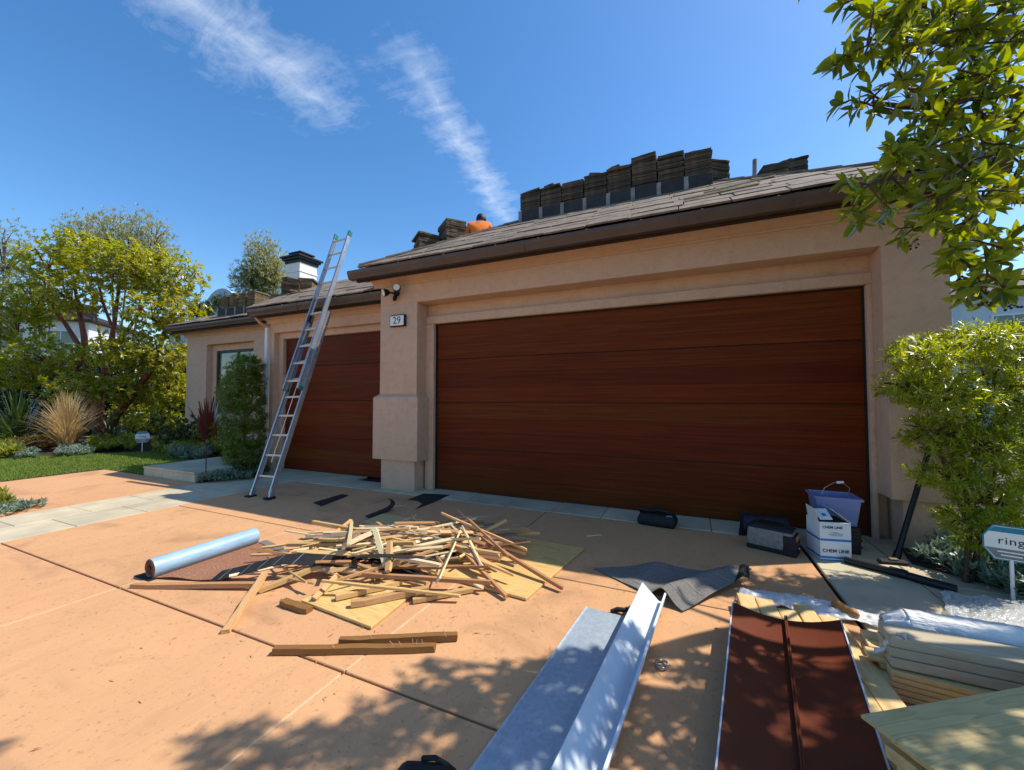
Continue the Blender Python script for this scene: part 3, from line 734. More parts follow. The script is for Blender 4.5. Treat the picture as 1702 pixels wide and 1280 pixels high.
# house number and flood light
sg = MB().box(-4.27, -3.98, WY - .05, WY - .001, 2.52, 2.70).build('house_number_sign', M['fascia'], hs, bevel=.004)
MB().box(-4.255, -3.995, WY - .055, WY - .051, 2.535, 2.685).build('sign_face', M['signwhite'], sg)
def text(body, size, mat, M4, parent, name='lettering', bold=0.0, spacing=1.0, depth=.0008):
    c = bpy.data.curves.new('t', 'FONT'); c.body = body; c.size = size; c.align_x = 'CENTER'; c.align_y = 'CENTER'
    c.extrude = depth; c.offset = bold; c.space_character = spacing
    t = bpy.data.objects.new('t', c); COL.objects.link(t); dg = bpy.context.evaluated_depsgraph_get()
    me = bpy.data.meshes.new_from_object(t.evaluated_get(dg)); bpy.data.objects.remove(t); bpy.data.curves.remove(c)
    me.name = name; me.materials.clear(); me.materials.append(mat)
    return piece(name, me, parent, M4)
text('29', .155, M['dark_print'], axes((-4.125, WY - .0562, 2.61), (1, 0, 0), (0, 0, 1), (0, -1, 0)), sg, 'house_number')
lc = Vector((-4.16, WY, 3.05))
fl = MB().tube([lc + Vector((0, 0, 0)), lc + Vector((0, -.05, 0))], .045, 14).build('flood_light', M['black'], hs, smooth=40)
for s_, yaw in ((-1, -.5), (1, .35)):
    a = lc + Vector((s_ * .05, -.06, .0)); b = lc + Vector((s_ * .10 + .0, -.12, .035 if s_ > 0 else 0)); dr = Vector((yaw, -.8, -.25 if s_ < 0 else .1)).normalized()
    MB().tube([lc + Vector((0, -.03, 0)), a, b], .014, 8).build('arm', M['black'], fl, smooth=40)
    MB().tube([b - dr * .03, b + dr * .01, b + dr * .06], [.03, .055, .062], 14).build('lamp_head', M['black'], fl, smooth=40)
    MB().tube([b + dr * .0605, b + dr * .064], .052, 14).build('lens', M['signwhite'], fl, smooth=40)
MB().tube([lc + Vector((0, -.03, -.02)), lc + Vector((.01, -.07, -.08)), lc + Vector((.015, -.09, -.13))], [.02, .034, .026], 12).build('motion_camera', M['black'], fl, smooth=60)

# ------------------------------------------------------------------ tile stacks and things on the roof
def ragged(w, d, h, seed, mat, nm):
    r_ = random.Random(seed); m = MB(); nx = 7
    top = []; 
    for i in range(nx + 1):
        x = -w / 2 + w * i / nx
        top.append((x, -d / 2 + r_.uniform(-.003, .007))); 
    poly = top + [(w / 2, d / 2), (-w / 2, d / 2)]
    m.prism([(x, y, 0) for x, y in poly], (0, 0, h))
    return m.mesh(nm, mat, bevel=.003)
ST = [ragged(.362, .42, .036, k, M['stacktile'], 'stack_tile') for k in range(4)]
STT = [ragged(.325, .40, .036, k, M['stacktile_tan'], 'stack_tile') for k in range(4)]
def tile_stack(loc, n, label, rz=0, lean=.0, cat='tile stack', meshes=ST, tilt=0.0, top_mess=True, group='stacks of roof tiles'):
    r_ = random.Random(hash(tuple(round(c * 100) for c in loc)) & 0xffff)
    t = root('tile_stack', tuple(loc), label, cat, group); z = 0
    for k in range(n):
        e = 1.0 if k < n - 2 or not top_mess else 2.2
        M4 = Matrix.Translation(Vector(loc) + Vector((r_.gauss(0, .004 * e), r_.gauss(0, .006 * e) + lean * z, z))) @ Matrix.Rotation(rz + r_.gauss(0, .014 * e), 4, 'Z') @ Matrix.Rotation(tilt + (r_.gauss(0, .05) if e > 1 else 0), 4, 'Y') @ Matrix.Rotation(-.06 + r_.gauss(0, .008), 4, 'X')
        piece('tile', r_.choice(meshes), t, M4); z += .0385
    if top_mess:
        for q in range(r_.randint(0, 1)):
            M4 = Matrix.Translation(Vector(loc) + Vector((r_.uniform(-.1, .1), r_.uniform(-.1, .1), z + .015 + q * .02))) @ Matrix.Rotation(r_.uniform(-.5, .5), 4, 'Z') @ Matrix.Rotation(r_.uniform(-.10, .10), 4, 'X') @ Matrix.Scale(.5, 4, (1, 0, 0))
            piece('broken_tile', r_.choice(meshes), t, M4)
    return t
# the loading rack: vertical panels between light battens, platform on top
rx0, rx1, ry = -2.66, .36, 6.28
rz = ZE + SL * (ry - YE)
rk = root('roof_rack', ((rx0 + rx1) / 2, ry, rz), 'row of slate grey panels and light battens propping tile stacks on the main roof', 'rack')
npan = 8; pw = (rx1 - rx0) / npan
for i in range(npan): MB().box(rx0 + i * pw + .055, rx0 + (i + 1) * pw - .008, ry + .0, ry + .03, rz - .03, rz + .235).build('panel', M['rackpanel'], rk, bevel=.004)
for i in range(npan): MB().box(rx0 + i * pw - .012, rx0 + i * pw + .05, ry - .006, ry + .045, rz - .05, rz + .238).build('batten', M['rackpost'], rk, bevel=.003)
MB().box(rx0, rx1, ry + .046, ry + .50, rz + .19, rz + .235).build('platform', M['rackpanel'], rk)
hts = [9, 9, 9, 10, 11, 13, 11, 10]
tops = ['leftmost', 'second from left', 'third from left', 'fourth from left', 'fifth from left', 'tallest, sixth from left', 'seventh from left', 'rightmost']
for i, n_ in enumerate(hts):
    tile_stack((rx0 + .185 + i * .377, ry + .25, rz + .238), n_, 'dark roof tile stack on the grey panel row, %s of the eight' % tops[i], lean=.0, group='dark tile stacks in a row on the main roof')
p = GD(1184, 297, 6.6); tile_stack((p.x, p.y, p.z - .12), 8, 'small tilted tile stack just right of the long row on the main roof', rz=.35, tilt=.2)
p = GD(1280, 297, 6.4); tile_stack((p.x, p.y, p.z - .18), 8, 'low tile stack right of the vent pipe, left half, on the main roof', rz=.2, tilt=-.12, group='pair of low tile stacks by the vent pipe')
p = GD(1312, 293, 6.4); tile_stack((p.x, p.y, p.z - .18), 9, 'low tile stack right of the vent pipe, right half, on the main roof', rz=.2, tilt=-.12, group='pair of low tile stacks by the vent pipe')
p = GD(709, 420, 6.9); tile_stack((p.x, p.y, p.z - .02), 7, 'short dark tile stack at the far left hip of the main roof', rz=.9)
p = GD(752, 408, 6.9); tile_stack((p.x, p.y, p.z - .02), 10, 'dark tile stack beside the worker in orange on the left hip', rz=.9)
MB().beam(G(0, 0, 5) if False else GD(672, 432, 6.3), GD(694, 426, 6.3), .2, .025).build('loose_tile', M['rooftile'], None, loc=tuple(GD(683, 430, 6.3)))
tag(bpy.data.objects['loose_tile'], 'single loose roof tile at the left hip edge of the main roof', 'tile')
for i, (a, b) in enumerate((((1136, 331), (1262, 305)), ((1170, 320), (1288, 292)))):
    pa, pb = GD(*a, 5.75 + .25 * i), GD(*b, 5.0 + .1 * i)
    def on_roof(px_, py_):
        d = ray(px_, py_); t = (ZE + .075 - CAM_H - SL * YE) / (d.z - SL * d.y); return CAMP + d * t
    pa, pb = on_roof(*a), on_roof(*b)
    tag(MB().beam(pa, pb, .03, .014).build('roof_batten', M['stick_pale'], None, loc=tuple(pa)), ['pale wooden batten lying lower across the tiles of the main roof', 'pale wooden batten lying higher across the tiles of the main roof'][i], 'batten')
# left wing: rack with stacks, and the loose stacks in front of the chimney
lx0, lx1, ly = -12.15, -10.60, 6.82
lz = kz(3.155) + .46 * (ly - (Y3 - .40)) - .02
rk2 = root('roof_rack', ((lx0 + lx1) / 2, ly, lz), 'row of grey panels and pale battens propping tile stacks on the left wing roof', 'rack')
pw = (lx1 - lx0) / 4
for i in range(4): MB().box(lx0 + i * pw + .05, lx0 + (i + 1) * pw - .01, ly, ly + .03, lz - .03, lz + .27).build('panel', M['rackpanel'], rk2, bevel=.004)
for i in range(5): MB().box(lx0 + i * pw - .012, lx0 + i * pw + .04, ly - .006, ly + .045, lz - .05, lz + .272).build('batten', M['rackpost'], rk2, bevel=.003)
MB().box(lx0, lx1, ly + .046, ly + .5, lz + .22, lz + .265).build('platform', M['rackpanel'], rk2)
for i, n_ in enumerate((9, 10, 10, 10)):
    tile_stack((lx0 + .2 + i * .385, ly + .26, lz + .268), n_, 'mossy tile stack on the left wing roof, %s of four' % ['leftmost', 'second from left', 'third from left', 'rightmost'][i], meshes=STT, group='mossy tile stacks on the left wing roof')
for i, (a, b, dp, n_, rz_) in enumerate(((488, 494, 8.6, 11, .6), (512, 490, 8.7, 10, .5), (470, 499, 8.6, 4, .2), (498, 497, 8.4, 5, .9))):
    p = GD(a, b, dp); tile_stack((p.x, p.y, p.z - .08), n_, ['brown tile stack right in front of the white chimney', 'brown tile stack at the right corner of the white chimney', 'few loose tiles left of the chimney stacks on the left wing', 'low untidy tile heap at the foot of the chimney stacks'][i], rz=rz_, tilt=.05, meshes=STT if i else ST)

# ------------------------------------------------------------------ the worker on the roof
def skinned(name, pts, edges, rad, mat, parent, rootv=0, sub=2):
    me = bpy.data.meshes.new(name); o0 = org(parent)
    me.from_pydata([Vector(p) - o0 for p in pts], edges, [])
    o = link(name, me, parent); o.modifiers.new('skin', 'SKIN'); 
    sk = me.skin_vertices[0].data
    for i, r_ in enumerate(rad): sk[i].radius = (r_, r_) if not hasattr(r_, '__len__') else r_; sk[i].use_root = (i == rootv)
    s_ = o.modifiers.new('sub', 'SUBSURF'); s_.levels = s_.render_levels = sub
    me.materials.append(mat)
    dg = bpy.context.evaluated_depsgraph_get(); me2 = bpy.data.meshes.new_from_object(o.evaluated_get(dg))
    o.modifiers.clear(); o.data = me2; bpy.data.meshes.remove(me); me2.name = name
    me2.polygons.foreach_set('use_smooth', [True] * len(me2.polygons))
    return o
wp = GD(796, 404, 8.2)
pz = ZE + SL * max(0, (wp.x - XL))
wk = root('person', (wp.x, wp.y, pz), 'worker in an orange shirt crouching with back turned on the main roof', 'person')
B = Vector((wp.x, wp.y, 4.60))                             # hips
rt, fw, up = _r, _f0, Vector((0, 0, 1))
def W(a, b, c): return B + rt * a + fw * b + up * c
ft = pz - B.z
pel, spn, chs, nck, hd = W(0, 0, .02), W(.0, .03, .20), W(.0, .10, .40), W(.0, .21, .50), W(.02, .28, .57)
body = [pel, spn, chs, nck, hd, W(.19, .12, .40), W(.27, .26, .18), W(.16, .46, .14), W(-.19, .12, .40), W(-.27, .26, .18), W(-.14, .46, .12),
        W(.10, .02, -.02), W(.19, .38, -.04), W(.17, .30, min(-.32, ft + .08)), W(-.10, .02, -.02), W(-.19, .38, -.04), W(-.17, .30, min(-.32, ft + .08)), W(.17, .44, min(-.36, ft + .03)), W(-.17, .44, min(-.36, ft + .03)), W(.03, .30, .65)]
bed_ = [(0, 1), (1, 2), (2, 3), (3, 4), (2, 5), (5, 6), (6, 7), (2, 8), (8, 9), (9, 10), (0, 11), (11, 12), (12, 13), (0, 14), (14, 15), (15, 16), (13, 17), (16, 18), (4, 19)]
brad = [.13, .13, .13, .055, .095, .06, .045, .035, .06, .045, .035, .09, .07, .05, .09, .07, .05, .04, .04, .07]
skinned('body', body, bed_, brad, M['skin'], wk)
skinned('shirt', [W(0, 0, .04), spn, chs, W(0, .17, .47), W(.19, .12, .41), W(.26, .22, .26), W(-.19, .12, .41), W(-.26, .22, .26)], [(0, 1), (1, 2), (2, 3), (2, 4), (4, 5), (2, 6), (6, 7)], [.17, .175, .17, .085, .088, .07, .088, .07], M['orange'], wk)
skinned('trousers', [W(0, 0, .0), body[11], body[12], body[13], body[14], body[15], body[16]], [(0, 1), (1, 2), (2, 3), (0, 4), (4, 5), (5, 6)], [.15, .11, .09, .065, .11, .09, .065], M['trousers'], wk)
m = MB(); hc_ = W(.025, .27, .62)
for i in range(7):
    for k in range(12):
        th, ph = i / 6 * 1.75, k / 12 * 6.283
        m.v.append(hc_ + Vector((math.sin(th) * math.cos(ph) * .105, math.sin(th) * math.sin(ph) * .118, math.cos(th) * .125)))
for i in range(6):
    for k in range(12): m.f.append([i * 12 + k, i * 12 + (k + 1) % 12, (i + 1) * 12 + (k + 1) % 12, (i + 1) * 12 + k])
m.build('hair', M['hair'], wk, smooth=180)

# ------------------------------------------------------------------ extension ladder
lb, lt = Vector((-5.565, 3.75, 0)), Vector((-5.69, 5.33, 4.36))
ld = root('extension_ladder', tuple(lb), 'tall aluminium extension ladder leaning on the gutter of the left wing', 'ladder')
ax = (lt - lb).normalized(); sx = Vector((1, 0, 0)); sx = (sx - ax * sx.dot(ax)).normalized(); nz = sx.cross(ax)   # nz: towards the viewer's side
if nz.y > 0: nz = -nz
LL = (lt - lb).length
def rail(s0, s1, sd, wid, off, name):
    m = MB(); a = lb + ax * s0 + sx * sd * wid / 2 + nz * off; b = lb + ax * s1 + sx * sd * wid / 2 + nz * off
    up_ = nz; d = b - a; sgn = -sd
    m.par((a + b) / 2, d / 2, sx * .0025, nz * .033)                       # web
    for e in (-1, 1): m.par((a + b) / 2 + nz * .0335 * e + sx * sgn * .011, d / 2, sx * .0135, nz * .0022)
    return m.build(name, M['alu'], ld)
wB, wF, oB, oF = .40, .345, 0.0, .072
sF = 1.62
for s_ in (-1, 1):
    rail(.06, 3.02, s_, wB, oB, 'base_rail'); rl = rail(sF, LL, s_, wF, oF, 'fly_rail')
    tp = lt + sx * s_ * wF / 2 + nz * oF
    MB().par(tp - ax * .03, ax * .045, sx * .012, nz * .036).build('rail_cap', M['green_plastic'], rl)
    ft_ = lb + sx * s_ * wB / 2
    f_ = MB().par(ft_ + ax * .05, ax * .07, sx * .018, nz * .028).build('foot_bracket', M['alu'], ld)
    MB().par(ft_ + Vector((0, -.01, .014)), (.05, 0, 0), (0, .062, 0), (0, 0, .013)).build('foot_pad', M['rubber'], f_, bevel=.005)
    g_ = lb + ax * (sF + .02) + sx * s_ * (wF / 2 + .012) + nz * .035
    MB().par(g_, ax * .03, sx * .010, nz * .05).build('guide_bracket', M['green_plastic'], ld)
s_ = .30
while s_ < 2.95:
    a = lb + ax * s_; MB().beam(a - sx * (wB / 2 + .004), a + sx * (wB / 2 + .004), .03, .026, nz).build('rung', M['alu_rung'], ld, bevel=.006); s_ += .305
s_ = sF + .14
while s_ < LL - .05:
    a = lb + ax * s_ + nz * oF; MB().beam(a - sx * (wF / 2 + .004), a + sx * (wF / 2 + .004), .03, .026, nz).build('rung', M['alu_rung'], ld, bevel=.006)
    for q in (-1, 1): MB().par(a + sx * q * (wF / 2 + .004), ax * .006, sx * .003, nz * .006).build('rivet', M['black'], ld)
    s_ += .305
a = lb + ax * 2.9; MB().par(a + nz * .035 - sx * .14, ax * .06, sx * .012, nz * .03).par(a + nz * .035 + sx * .14, ax * .06, sx * .012, nz * .03).build('rung_lock', M['black'], ld)
MB().tube([lb + ax * .5 + nz * .05 + sx * .05, lb + ax * 1.5 + nz * .05 + sx * .06, lb + ax * 2.9 + nz * .05 + sx * .05], .005, 6).build('rope', M['signwhite'], ld)

# ------------------------------------------------------------------ sheets, roll, battens on the driveway
def quad_sheet(name, pts, z, th, mat, label, cat, group=None, jag=0):
    # flat board from ground-plan corners, own axis along its long edge
    p = [Vector((a[0], a[1], 0)) for a in pts]; c = sum(p, Vector()) / len(p)
    ex = (p[1] - p[0]).normalized(); ey = Vector((-ex.y, ex.x, 0))
    m = MB().prism([((q - c).dot(ex), (q - c).dot(ey), 0) for q in p], (0, 0, th))
    me = m.mesh(name, mat, bevel=min(.002, th * .2))
    return tag(piece(name, me, None, axes((c.x, c.y, z), ex, ey, (0, 0, 1))), label, cat, group)
g2 = lambda x, y, z=0: tuple(G(x, y, z))[:2]
quad_sheet('plywood_sheet', [(-3.40, 3.46), (-2.92, 3.44), (-2.90, 3.80), (-3.40, 3.81)], .003, .012, M['ply_grey'], 'small plywood offcut in the shade behind the batten pile', 'plywood')
quad_sheet('plywood_sheet', [(-2.86, 2.72), (-1.49, 2.64), (-1.05, 2.60), (-.91, 3.68), (-2.86, 3.80)], .004, .018, M['ply'], 'large plywood sheet under the right of the batten pile, half in shade', 'plywood')
quad_sheet('plywood_sheet', [(-2.45, 1.95), (-1.78, 1.90), (-1.83, 2.58), (-2.42, 2.62)], .004, .018, M['ply'], 'square plywood sheet at the sunny front of the batten pile', 'plywood')
# underlayment roll and its unrolled brown sheet
rr = .066
ra, rb = Vector((-3.865, 1.73, rr + .008)), Vector((-3.865, 2.56, rr + .008))
rl = root('underlayment_roll', (-3.865, 2.1, 0), 'pale blue film wrapped roll of roofing underlayment on the driveway', 'roll')
m = MB(); nt_, r0, N_ = 4.2, .022, 120
prof = [(math.cos(k / N_ * nt_ * 6.283 + 2.2) * (r0 + (rr - r0) * (k / N_) ** .8), math.sin(k / N_ * nt_ * 6.283 + 2.2) * (r0 + (rr - r0) * (k / N_) ** .8)) for k in range(N_ + 1)]
inner = MB().sheet(lambda u, v: (ra.x + prof[int(u * N_)][0], ra.y + v * (rb.y - ra.y), ra.z + prof[int(u * N_)][1]), N_, 1, .003)
inner.build('rolled_layers', M['granule'], rl, smooth=50)
MB().sheet(lambda u, v: (ra.x + (rr + .005) * math.cos(u * 6.283), ra.y + .004 + v * (rb.y - ra.y - .008), ra.z + (rr + .005) * math.sin(u * 6.283)), 40, 6, .003).build('release_film', M['rollfilm'], rl, smooth=50)
MB().tube([(ra.x - .005, ra.y - .002, ra.z - .01), (ra.x - .005, ra.y + .05, ra.z - .01)], .028, 12).build('core_tube', M['fascia'], rl, smooth=40)
quad_sheet('felt_scrap', [(-4.02, 1.70), (-3.80, 1.70), (-3.78, 1.86), (-4.0, 1.88)], .003, .004, M['felt'], 'black felt scrap under the near end of the blue roll', 'felt')
sb = root('granule_sheet', (-3.4, 2.1, 0), 'brown granulated roofing sheet unrolled beside the blue roll', 'roofing sheet')
qa, qb, qc, qd = Vector((-3.83, 1.74, 0)), G(368, 969), G(470, 922), Vector((-3.83, 2.56, 0))
MB().sheet(lambda u, v: qa.lerp(qb, u).lerp(qd.lerp(qc, u), v) + Vector((0, 0, .012 + .012 * math.sin(u * 5) ** 2 * (1 - v))), 24, 10, .004).build('sheet', M['granule'], sb, smooth=60)
MB().sheet(lambda u, v: qd.lerp(qc, u) + Vector((0, .006 + v * .075, .013 + .002 * math.sin(u * 9))), 20, 2, .004).build('selvage', M['felt_grey'], sb, smooth=60)
# arched black strip
pts = [G(345, 968, .01), G(392, 957, .05), G(432, 946, .10), G(470, 938, .12), G(525, 940, .10), G(560, 941, .06)]
def ribbon(pts, w, name, mat, label, cat, side=Vector((.25, -.6, .7)), th=.005, lines=0):
    n = len(pts)
    def P_(t):
        f = t * (n - 1); i = min(int(f), n - 2); f -= i
        p0, p1, p2, p3 = pts[max(i - 1, 0)], pts[i], pts[i + 1], pts[min(i + 2, n - 1)]
        return .5 * ((2 * p1) + (p2 - p0) * f + (2 * p0 - 5 * p1 + 4 * p2 - p3) * f * f + (3 * p1 - p0 - 3 * p2 + p3) * f ** 3)
    sd = side.normalized()
    m = MB().sheet(lambda u, v: P_(u) + sd * w * v, 36, 2, th)
    o = m.build(name, mat, None, smooth=60, loc=tuple(pts[0])); tag(o, label, cat)
    for k in range(lines):
        u = (k + .6) / lines; MB().sheet(lambda a, b: P_(u + .006 * a) + sd * w * b + Vector((0, 0, .003)), 1, 3, .001).build('printed_line', M['grey_print'], o)
    return o
ribbon(pts, .11, 'felt_strip', M['felt'], 'arched black felt strip sticking out of the left of the batten pile', 'felt', side=Vector((.1, .8, .45)), lines=7)
# battens
def stick_mesh(seed, mat, taper=0, nick=0):
    r_ = random.Random(seed); m = MB(); n = 6; rows = []
    for i in range(n + 1):
        t = i / n; w = .5 * (1 - taper * max(0, t - .55) / .45 * .85); o_ = r_.uniform(-.05, .05); oz = r_.uniform(-.06, .06)
        if i in (0, n): w *= r_.uniform(.75, 1)
        rows.append([(t + (r_.uniform(-.012, .012) if i in (0, n) else 0), -w + o_, -.5 + oz), (t, w + o_, -.5 + oz), (t + (r_.uniform(-.02, .02) if i == n else 0), w * r_.uniform(.85, 1) + o_, .5 + oz), (t, -w * r_.uniform(.85, 1) + o_, .5 + oz)])
    vs = [v for r0 in rows for v in r0]; fs = [(3, 2, 1, 0), (n * 4, n * 4 + 1, n * 4 + 2, n * 4 + 3)]
    for i in range(n):
        for k in range(4): fs.append((i * 4 + k, i * 4 + (k + 1) % 4, i * 4 + 4 + (k + 1) % 4, i * 4 + 4 + k))
    return MB().add(vs, fs).mesh('batten', mat)
SM = {k: [stick_mesh(q * 7 + 1, M[k], taper=(q % 3 == 2) * .9) for q in range(5)] for k in ('stick', 'stick_pale', 'stick_red', 'stick_brown', 'stick_grey')}
def stick(p, q, w, h, kind, label, group=None, k=None, roll=0.0):
    p, q = Vector(p), Vector(q); ex = q - p; d = ex.normalized()
    sd = d.cross(Vector((0, 0, 1)));  sd = sd.normalized() if sd.length > .05 else Vector((1, 0, 0)); nn = sd.cross(d)
    if roll: sd, nn = sd * math.cos(roll) + nn * math.sin(roll), nn * math.cos(roll) - sd * math.sin(roll)
    me = SM[kind][rng.randrange(5) if k is None else k]
    return tag(piece('wood_batten', me, None, axes(p, ex, sd * w, nn * h)), label, 'batten', group)
def gstick(a, b, z, w, h, kind, label, k=0, roll=0.0, group=None, nails=0):
    za, zb = z if isinstance(z, tuple) else (z, z)
    o = stick(G(*a, za), G(*b, zb), w, h, kind, label, group, k, roll)
    return o
def nails(o, n, L_, h):
    inv = o.matrix_basis.inverted()
    for i in range(n):
        p = o.matrix_basis @ Vector((rng.uniform(.05, .95), rng.uniform(-.35, .35), .45))
        q = p + Vector((rng.uniform(-.012, .012), rng.uniform(-.03, .0), .028))
        m = MB().tube([p - Vector((0, 0, .01)), q], .0013, 5); m.v = [inv @ v for v in m.v]
        c = bpy.data.objects.new('nail', m.mesh('nail', M['alu_rung'])); COL.objects.link(c); c.parent = o
a = gstick((455, 1081), (724, 1076), .020, .045, .032, 'stick_brown', 'long brown nail studded batten lying nearest the camera, in front of the pile', 0); nails(a, 7, 1, .03)
a = gstick((564, 1066), (760, 1058), .022, .045, .034, 'stick_brown', 'shorter brown batten just behind the nearest batten on the driveway', 1); nails(a, 4, 1, .03)
gstick((375, 1050), (441, 952), (.012, .09), .05, .022, 'stick', 'batten leaning across the dark joint toward the camera, left of the pile', 0)
gstick((219, 974), (425, 972), (.012, .035), .045, .03, 'stick_red', 'long reddish batten in front of the brown granulated sheet', 1)
gstick((430, 982), (588, 917), (.02, .12), .045, .03, 'stick', 'batten slanting out of the front left of the pile', 3)
gstick((470, 1000), (514, 1014), .02, .06, .03, 'stick_brown', 'short split end of brown wood between roll and front plywood', 0)
gstick((727, 966), (765, 882), (.10, .22), .055, .012, 'stick_pale', 'pale pointed lath standing up at the right of the pile, left of two', 2, .9)
gstick((802, 942), (768, 874), (.10, .24), .05, .012, 'stick_pale', 'pale pointed lath standing up at the right of the pile, right of two', 2, -.7)
gstick((842, 992), (738, 884), (.025, .19), .028, .024, 'stick_red', 'long pinkish batten running from the pile over the right plywood edge', 0)
gstick((935, 978), (798, 894), (.03, .17), .028, .026, 'stick_red', 'long reddish batten bridging off the right plywood sheet', 1)
gstick((558, 993), (668, 967), .045, .05, .03, 'stick', 'batten crossing the upper part of the front plywood', 0)
gstick((583, 1004), (712, 979), .045, .055, .035, 'stick', 'thick batten crossing the middle of the front plywood', 1)
gstick((686, 998), (786, 979), .022, .045, .026, 'stick', 'batten touching the driveway between the two plywood sheets', 3)
gstick((640, 938), (622, 878), (.14, .28), .045, .014, 'stick_pale', 'pale lath standing upright in the middle of the pile', 0, .6)
gstick((645, 950), (648, 902), (.12, .24), .045, .03, 'stick', 'thick batten end pointing up beside the pale upright lath', 1, .5)
gstick((520, 868), (832, 922), (.16, .14), .04, .03, 'stick', 'very long batten crossing the back of the pile', 0)
gstick((655, 882), (812, 880), .05, .04, .03, 'stick_red', 'dark batten lying in the shade behind the pile', 1)
gstick((530, 897), (640, 897), .20, .045, .02, 'stick', 'straight flat batten on top of the pile at its left', 1)
gstick((478, 905), (690, 902), (.15, .19), .045, .025, 'stick', 'long flat batten across the upper left of the pile', 3)
gstick((580, 953), (816, 968), (.10, .06), .034, .026, 'stick_red', 'long reddish batten across the front right of the pile', 0)
gstick((652, 924), (732, 940), (.17, .15), .04, .02, 'stick_pale', 'short pale batten near the pile centre', 1)
gstick((575, 905), (628, 880), (.22, .26), .07, .012, 'stick_pale', 'wide pale split board on top of the pile', 0)
grp = 'battens jumbled in the pile'
for i in range(230):
    t = i / 230
    cx, cy = rng.gauss(0, .34), max(-.95, min(.55, rng.gauss(-.05, .40)))
    z0 = .03 + .17 * max(0, 1 - (cx / .75) ** 2 - (cy / 1.1) ** 2) * rng.random() ** .7
    # pile axis runs along the picture plane
    c = Vector((-2.30, 2.92, 0)) + _r * cy * 1.15 + _f0 * cx * .75
    an = rng.gauss(0, .40) if rng.random() < .8 else rng.uniform(-1.6, 1.6)
    L_ = rng.choice((.14, .2, .3, .4, .55, .7, .85, 1.0)) * rng.uniform(.8, 1.15)
    d = (_r * math.cos(an) + _f0 * math.sin(an)); tz = rng.gauss(0, .07)
    d = Vector((d.x, d.y, tz)).normalized(); a_, b_ = c - d * L_ / 2, c + d * L_ / 2
    lo = min(a_.z, b_.z) ; a_.z += z0 - lo + .012; b_.z += z0 - lo + .012
    kd = rng.choices(('stick', 'stick_pale', 'stick_red', 'stick_grey'), (6, 2.6, 1.3, 1.3))[0]
    lab = '%s %s batten in the jumbled pile of torn off wood on the driveway' % ('short' if L_ < .33 else 'long' if L_ > .62 else 'medium length', {'stick': 'tan splintered', 'stick_pale': 'pale split', 'stick_red': 'weathered reddish', 'stick_grey': 'weathered grey'}[kd])
    stick(a_, b_, rng.choice((.016, .022, .028, .034, .042)), rng.uniform(.008, .022), kd, lab, grp, roll=rng.uniform(-.7, .7))
for i, (a, b, rot, lb_) in enumerate(((600, 930, .3, 'left of centre'), (668, 945, -.4, 'at the front centre'), (720, 925, .8, 'right of centre'), (640, 905, -.2, 'at the back centre'))):
    c = G(a, b, .05); e1 = (_r * math.cos(rot) + _f0 * math.sin(rot)); e2 = Vector((-e1.y, e1.x, 0))
    tag(MB().sheet(lambda u, v: c + e1 * (u - .5) * .38 + e2 * (v - .5) * .15 + Vector((0, 0, .03 * math.sin(u * 4 + i) + .02 * math.sin(v * 5))), 10, 4, .004).build('felt_scrap', M['felt'], None, smooth=60, loc=tuple(c)), 'torn black felt scrap caught in the batten pile, ' + lb_, 'felt')
# strap curling in the pile, felt crumbs
ribbon([G(640, 950, .03), G(600, 948, .05), G(584, 938, .12), G(592, 928, .19), G(640, 926, .2), G(700, 930, .16)], .045, 'felt_strip', M['felt'], 'thin black felt strap curling inside the batten pile', 'felt', side=Vector((.1, .9, .2)))
quad_sheet('felt_scrap', [g2(520, 836), g2(534, 842), g2(580, 824), g2(568, 822)], .003, .004, M['felt'], 'narrow black felt strip on the shaded driveway before the small door', 'felt')
quad_sheet('felt_scrap', [g2(678, 831), g2(694, 833), g2(702, 838), g2(690, 847), g2(722, 835), g2(748, 823), g2(704, 821)], .003, .004, M['felt'], 'torn black felt piece in front of the pillar foot', 'felt')
ribbon([G(607, 858, .004), G(630, 849, .012), G(645, 842, .03), G(650, 834, .10), G(645, 828, .17)], .13, 'felt_scrap', M['felt'], 'bent black felt piece with one end sticking up behind the pile', 'felt', side=Vector((.9, -.45, .05)))
for i, (a, b, lb_) in enumerate((((975, 891), (1000, 889), 'thin white splinter on shaded driveway right of the plywood'), ((655, 843), (676, 839), 'thin white splinter beside the bent felt piece'), ((752, 860), (812, 859), 'thin wood splinter on the driveway behind the large plywood'))):
    gstick(a, b, .006, .018, .007, 'stick_pale', lb_, 2)
# wrinkled grey underlayment sheet
A_, B_, C_, D_ = G(987, 946), G(1135, 1019), G(1250, 966), G(1120, 955)
def wr(u, v):
    p = (A_ * (1 - u) + D_ * u) * (1 - v) + (B_ * u + (A_ * .55 + B_ * .45) * (1 - u)) * v if False else None
    near = A_.lerp(B_, u); far = A_.lerp(C_, u) + Vector((-.05, .10, 0)) * math.sin(u * math.pi)
    q = near.lerp(far, v)
    h = .006 + .085 * math.exp(-((u - .80 - .1 * v) / .10) ** 2) + .045 * math.exp(-((u - .46) / .12) ** 2) * v + .04 * math.exp(-((u - 1.0) / .05) ** 2) * v
    return (q.x, q.y, q.z + h + .012 * math.sin(v * 5 + u * 9) ** 2 * u + .004)
fs_ = tag(MB().sheet(wr, 60, 16, .005).build('underlayment_sheet', M['felt_grey'], None, smooth=60, loc=tuple(B_)), 'rumpled grey underlayment sheet with pale printed lines on the driveway', 'roofing sheet')
for k in range(5):
    v0 = .12 + k * .19
    MB().sheet(lambda a, b: Vector(wr(.45 + .53 * a, min(1, v0 + .012 * b))) + Vector((0, 0, .003)), 40, 1, .001).build('printed_line', M['rackpost'], fs_)
